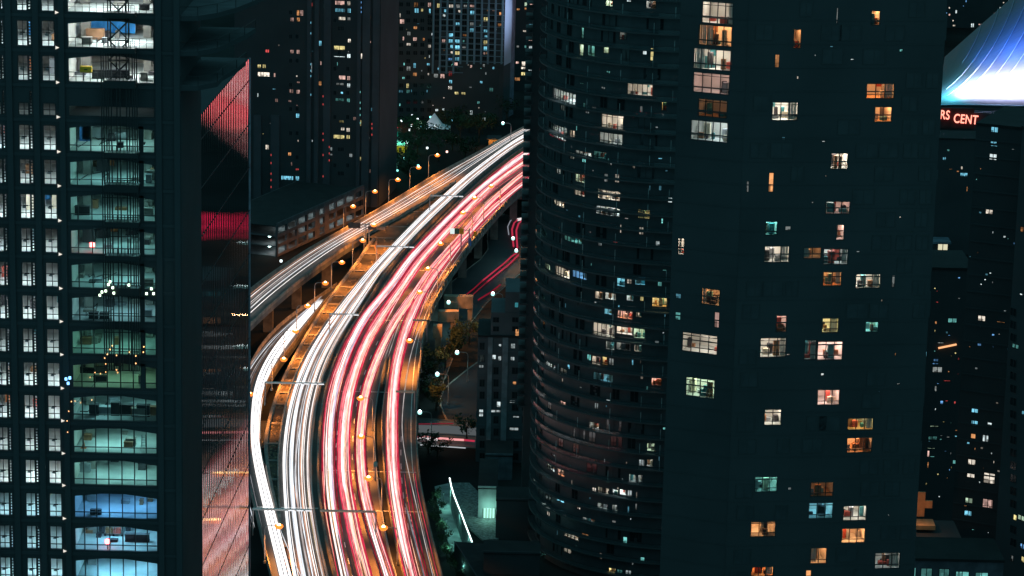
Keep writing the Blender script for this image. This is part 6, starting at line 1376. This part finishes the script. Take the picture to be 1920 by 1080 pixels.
# ------------------------------------------------------------------ right edge: lesser buildings
rW = random.Random(15)
EXE = []
for q_ in range(46): x = rW.uniform(1806, 1900); y = rW.uniform(270, 1040); EXE.append(((x, y, x + rW.choice((1.6, 2.5, 5)), y + rW.choice((2, 4))), rW.choice('cctkwbo'), rW.choice((.15, .3, .9))))
FE = Plane(at_y(1800, 700, 470), at_y(1905, 700, 466))
winE = crop(1440, 0, [(1670, 950, 1728, 995, 'k', 1), (1667, 1055, 1718, 1080, 'k', .8)]) + crop(1440, 270, [(1667, 8, 1723, 20, 'k', .9), (1553, 62, 1575, 110, 'c', .6), (1658, 72, 1718, 122, 'c', 1.1), (1630, 485, 1688, 528, 'w', 1), (1530, 475, 1545, 510, 'c', .4), (1660, 965, 1675, 973, 'c', 2), (1622, 1013, 1634, 1025, 'c', 1.6), (1592, 1048, 1604, 1058, 'c', 1.6)]) + \
 crop(1440, 540, [(1572, 205, 1632, 250, 'w', 1.1), (1478, 205, 1492, 240, 'p', .3), (1457, 400, 1478, 440, 'b', .6), (1570, 415, 1600, 435, 'b', .5), (1712, 250, 1780, 262, 'o', .5), (1425, 883, 1448, 925, 'w', 1), (1524, 895, 1578, 938, 'k', 1.1), (1520, 992, 1576, 1035, 'k', 1), (1645, 1008, 1680, 1030, 'c', 1)]) + \
 crop(1440, 810, [(1497, 203, 1558, 248, 'w', 1), (1490, 300, 1552, 344, 'w', 1.1), (1615, 306, 1703, 388, 'w', 1), (1477, 492, 1536, 535, 'g', .9), (1607, 502, 1688, 580, 'p', .6), (1470, 588, 1530, 631, 'k', 1.1), (1520, 12, 1558, 50, 'o', 1), (1607, 22, 1655, 75, 'c', .8), (1690, 210, 1697, 235, 'w', .6)])
winE += EXE
ZE = FE.hit(1850, 236)[1]
rootE = surveyed('slim_dark_tower', 'slim dark tower near the right edge with one column of square cold-lit windows', 'tower', FE, .3, FE.L, ZE, 18, TOWER, winE, big=False)
z = 2.0
while z < ZE: mb = MB(FE.f); mb.box(.3, FE.L, z, z + .25, .02, .12, TOWER2); mb.build('floor_band', rootE); z += 2.9
FF = Plane(at_y(1888, 700, 440), at_y(1990, 700, 430)); ZF = FF.hit(1905, 238)[1]
winF = crop(1440, 0, [(1797, 1055, 1882, 1080, 'p', 1.0)]) + crop(1440, 270, [(1800, 8, 1882, 64, 'p', 1), (1800, 82, 1835, 128, 'o', .5), (1890, 620, 1918, 660, 'o', .3)]) + crop(1440, 540, [(1828, 418, 1882, 455, 't', .35), (1886, 40, 1910, 55, 'c', 1.2), (1900, 920, 1925, 950, 'k', .5)]) + crop(1440, 810, [(1838, 618, 1865, 662, 'y', 1.5), (1870, 622, 1925, 665, 'g', .6), (1888, 835, 1925, 880, 'b', 1), (1822, 926, 1840, 970, 'd', .3), (1897, 932, 1925, 980, 'y', 1)])
rootF = surveyed('edge_tower', 'greyish tower cut by the right edge of the picture with faint square panels', 'tower', FF, 0, FF.L, ZF, 18, TOWER2, winF, big=False, dark=[r for r in gridwins(FF, (1900,), range(585, 1040, 24), 12, 16)])
# lower mid-rise between the big tower and the slim tower, specked with small lights
FV = Plane(at_y(1700, 700, 505), at_y(1812, 700, 505)); ZV = FV.hit(1760, 505)[1]
winV = crop(1440, 540, [(1177, 408, 1190, 440, 'd', .3), (1177, 478, 1190, 517, 'k', 1.1), (1270, 405, 1320, 418, 'd', .4), (1400, 482, 1412, 496, 'y', .8), (1232, 560, 1280, 575, 'b', .7), (1240, 530, 1278, 552, 'b', .3), (1232, 590, 1308, 635, 'd', .4), (1315, 690, 1370, 702, 'r', .6), (1315, 703, 1368, 716, 'k', .8), (1292, 845, 1314, 872, 'b', 1.2), (1330, 843, 1350, 850, 'r', .8), (1395, 850, 1408, 872, 'r', .6), (1250, 735, 1264, 775, 'd', .4), (1348, 225, 1418, 262, 't', .5), (1252, 250, 1266, 270, 'o', .6), (1213, 1030, 1280, 1045, 'g', .3)]) + crop(1440, 810, [(1195, 118, 1255, 128, 'g', 1), (1195, 140, 1210, 185, 'p', 1), (1245, 122, 1268, 145, 'g', 1.2), (1195, 225, 1205, 270, 'o', .7), (1215, 180, 1250, 190, 't', .6), (1385, 210, 1418, 240, 't', .5), (1120, 290, 1130, 325, 'd', .4), (1270, 312, 1280, 322, 'y', 1), (1200, 30, 1270, 60, 't', .2), (1340, 35, 1362, 42, 'd', .5), (1278, 480, 1290, 490, 'c', 1.5)])
rW = random.Random(35)
for q_ in range(40): x = rW.uniform(1716, 1800); y = rW.uniform(515, 925); winV.append(((x, y, x + rW.choice((1.6, 2.5, 4)), y + rW.choice((1.6, 2.5, 4))), rW.choice('cctkwbory'), rW.choice((.2, .4, 1.0))))
rootV = surveyed('speckled_midrise', 'dark mid-rise between the big tower and the slim tower, specked with tiny mixed lights', 'building', FV, 0, FV.L, ZV, 14, TOWER, winV, big=False)
mb = MB(FV.f); a_ = FV.f(*[FV.hit(1759, 652)[0], FV.hit(1759, 652)[1], .3]); b_ = FV.f(*[FV.hit(1793, 645)[0], FV.hit(1793, 645)[1], .3]); mb.bar(a_, b_, .18, emit('orange light tube', (1, .45, .2), 1.3, False)); mb.build('light_tube', rootV)
# lower right terrace house with an orange-lit wall, and the teal-windowed block
FO = Plane(at_y(1700, 960, 455), at_y(1800, 960, 455)); zo = FO.hit(1730, 932)[1]
rO = thing('terrace_building', FO.f(5, 0, 0), 'low dark building with an orange-lit terrace wall below the right-hand towers', 'building')
mb = MB(FO.f); so = lambda px: FO.hit(px, 960)[0]; mb.box(so(1690), so(1800), 0, FO.hit(1730, 996)[1], -6, 4, TOWER); mb.build('wall', rO)
mb = MB(FO.f); mb.box(so(1715), so(1738), FO.hit(1730, 978)[1], zo, -3, -2.7, surf('brick orange wall', (.55, .28, .14), .8)); mb.build('terrace_wall', rO)
mb = MB(FO.f); mb.box(so(1738.2), so(1752), FO.hit(1730, 962)[1], FO.hit(1730, 948)[1], -3, -2.7, surf('brick orange wall', (.55, .28, .14), .8)); mb.build('terrace_wall', rO)
mb = MB(FO.f); mb.box(so(1712), so(1754), FO.hit(1730, 990)[1], FO.hit(1730, 982)[1], -2.6, 1, surf('terrace deck', (.45, .28, .14), .8)); mb.build('terrace_deck', rO)
Pl = FO.f(so(1728), FO.hit(1730, 955)[1], 1.5); ld = bpy.data.lights.new('terrace_lamp', 'POINT'); ld.energy = 170; ld.color = (1, .38, .12); l = bpy.data.objects.new('terrace_lamp', ld); C.objects.link(l); l.parent = rO; l.location = Pl - origin(rO)
FQ = Plane(at_y(1690, 1060, 420), at_y(1880, 1060, 420)); sq = lambda px: FQ.hit(px, 1070)[0]
rQ = surveyed('teal_window_block', 'low block at the bottom right with a row of teal windows under a pale ledge', 'building', FQ, 0, FQ.L, FQ.hit(1780, 1052)[1], 10, surf('violet grey plaster', (.11, .1, .12), .85), [((1707, 1064, 1717, 1090), 't', .7), ((1726, 1065, 1748, 1090), 't', .12), ((1760, 1066, 1780, 1090), 't', .2), ((1791, 1071, 1817, 1095), 't', .6), ((1828, 1073, 1853, 1095), 't', .7)], big=False)
# street scene right of the big tower
FH = Plane(at_y(1745, 380, 885), at_y(1815, 380, 885)); sh = lambda px: FH.hit(px, 380)[0]
rH = thing('canopy_shop', FH.f(3, 0, 0), 'brightly lit white canopy and shop front in the gap right of the big tower', 'building')
mb = MB(FH.f); mb.box(sh(1740), sh(1830), 0, FH.hit(1770, 352)[1], -12, -3, surf('blue grey shop wall', (.15, .2, .24), .8)); mb.build('wall', rH)
mb = MB(FH.f); mb.box(sh(1740), sh(1812), FH.hit(1770, 352)[1] + .02, FH.hit(1770, 340)[1], -12, -2, surf('blue grey shop roof', (.12, .16, .2), .8)); mb.build('roof', rH)
mb = MB(); pts = [(1752, 369), (1768, 371), (1790, 383), (1812, 381), (1812, 387), (1788, 390), (1766, 386), (1752, 381)]; W_ = [FH.f(*FH.hit(x, y), -.5) for x, y in pts]
mb.poly([tuple(p) for p in W_], emit('white canopy light', (.85, .97, 1), 1.6, True)); mb.build('canopy', rH)
mb = MB(FH.f); s, z = FH.hit(1785, 400)[0], FH.hit(1797, 407)[1]; mb.box(sh(1783), sh(1810), z, FH.hit(1797, 399)[1], 5, 6, emit('white bus roof light', (.8, .95, 1), .9, False)); mb.build('lit_sign_band', rH)
mb = MB(FH.f)
for k in range(12): s = sh(1752 + k * 3.5); z = FH.hit(1770, 360 + .5 * k)[1]; mb.box(s, s + .3, z - .4, z + .5, -1, -.9, emit('blue light dots', (.2, .7, .9), .5, False))
mb.build('light_row', rH)
rV = thing('lit_kiosk', at_z(1765, 488, 0), 'narrow kiosk with glowing pale yellow glass in the gap right of the big tower', 'kiosk')
Yk = at_z(1765, 488, 0).y; a, b = at_y(1757, 480, Yk), at_y(1776, 480, Yk); zt = at_y(1765, 456, Yk).z
mb = MB(); mb.box(a.x - 1, b.x + .3, Yk, Yk + 5, 0, zt, TOWER); mb.build('wall', rV)
mb = MB(); mb.box(a.x - 1.5, b.x + .8, Yk - 1, Yk + 5.4, zt, zt + .6, surf('blue grey shop roof', (.12, .16, .2), .8)); mb.build('roof', rV)
for k in range(2): mb = MB(); x0 = a.x + (b.x - a.x) * (k * .5 + .05); mb.box(x0, x0 + (b.x - a.x) * .42, Yk - .12, Yk - .02, .2, zt - .3, emit('pale yellow glass', (1, .95, .65), .75, False)); mb.build('window', rV)
ground_trail('short red trail on the street in the gap right of the big tower', [([(1750, 417), (1765, 420)], G1, 1.2), ([(1750, 421), (1765, 424)], emit('salmon ground streak', (1, .25, .2), .7, False), .6), ([(1773, 424), (1780, 428)], G1, 2.0)])
for k, (x, y, lb) in enumerate(((1764, 399, 'traffic signal with a white green light in the gap right of the big tower'),)):
    P = at_z(x, y + 15, 0); r_ = thing('traffic_signal', P, lb, 'traffic light'); Pt = at_y(x, y - 12, P.y); mb = MB(); mb.bar(P, Pt, .12, FRAME); mb.build('pole', r_); Pm = at_y(x, y - 2, P.y)
    mb = MB(); mb.box(Pm.x - .5, Pm.x + .5, P.y - .3, P.y + .1, Pm.z - 1, Pm.z + 1.6, FRAME); mb.build('signal_box', r_); mb = MB(); mb.bar(Pm + Vector((0, -.32, -.4)), Pm + Vector((0, -.5, -.4)), .5, emit('green signal light', (.5, 1, .8), 2.5, False), 8); mb.build('signal_lamp', r_)
# distant towers behind the stadium
FZ = Plane(at_y(1740, 60, 1250), at_y(2000, 60, 1250))
DZ = [(1355, 52, 1365, 65, 'w', 1), (1405, 75, 1418, 100, 'c', .9), (1335, 92, 1342, 120, 'b', 1.2), (1355, 103, 1368, 118, 'p', 1), (1383, 150, 1392, 162, 'w', 1.1), (1385, 185, 1405, 198, 'w', .8), (1378, 235, 1386, 262, 'c', .8), (1408, 235, 1418, 248, 'w', 1), (1342, 270, 1372, 302, 'w', 1), (1380, 283, 1396, 298, 'p', .5), (1322, 252, 1337, 263, 'r', 1), (1355, 343, 1362, 352, 'c', 1), (1342, 362, 1358, 380, 'c', .9), (1522, 175, 1545, 205, 'c', 1.3), (1578, 178, 1620, 190, 'p', .9), (1735, 52, 1762, 78, 'c', .8), (1792, 30, 1815, 75, 'r', .9), (1800, 2, 1828, 14, 'c', 1.1), (1692, 95, 1716, 120, 'p', .5), (1735, 95, 1760, 115, 'r', .4), (1482, 2, 1490, 18, 'b', 1), (1762, 15, 1772, 25, 'w', 1), (1462, 40, 1470, 50, 'b', .4), (1405, 325, 1412, 335, 'w', .9)]
rZ = surveyed('distant_block', 'distant dark blocks above the stadium roof with specks of white, red and blue light', 'building', FZ, 0, FZ.L, 190, 20, TOWER, crop(1440, 0, DZ), big=False)
FY = Plane(at_y(1752, 300, 640), at_y(1800, 300, 640))
DY = [(1310, 98, 1336, 122, 'k', .6), (1342, 40, 1362, 55, 't', .35), (1440, 215, 1498, 243, 'k', .9), (1500, 220, 1535, 232, 'o', 1), (1545, 222, 1575, 235, 'o', .9), (1447, 168, 1460, 190, 'w', 1), (1358, 186, 1382, 192, 'o', .7), (1415, 200, 1432, 212, 'o', .7), (1490, 320, 1496, 355, 'o', .6), (1555, 272, 1562, 302, 'w', .6)]
FY = Plane(at_y(1752, 300, 800), at_y(1850, 300, 800))
rY = surveyed('low_lit_block', 'low dark block under the red sign with a few teal and orange lights', 'building', FY, 0, FY.L, FY.hit(1800, 262)[1], 12, TOWER, crop(1440, 270, DY), big=False)

# ------------------------------------------------------------------ unseen lit blocks added to give the mirror glass something to reflect
rr = random.Random(21)
for b in range(4):
    x = 125 + b * 24; Yb = 1180 + b * 45; pl = Plane(Vector((x, Yb, 0)), Vector((x + 20, Yb - 4, 0))); root = thing('hidden_street_block', (x, Yb, 0), 'block of small lit shops beyond the towers, %s along the highway' % ('first', 'second', 'third', 'fourth', 'fifth')[b], 'building')
    mb = MB(pl.f); mb.box(0, pl.L, 0, 38, -14, 0, TOWER2); mb.build('wall', root)
    for j in range(9):
        for i in range(6):
            if rr.random() < .5: mb = MB(pl.f); s = 1 + i * 3.2; mb.box(s, s + 1.8, 2 + j * 4, 3.8 + j * 4, .02, .1, emit('shop window ' + 'cwor'[(i + j) % 4], COLS['cwor'[(i + j) % 4]], 1.6, False)); mb.build('window', root)
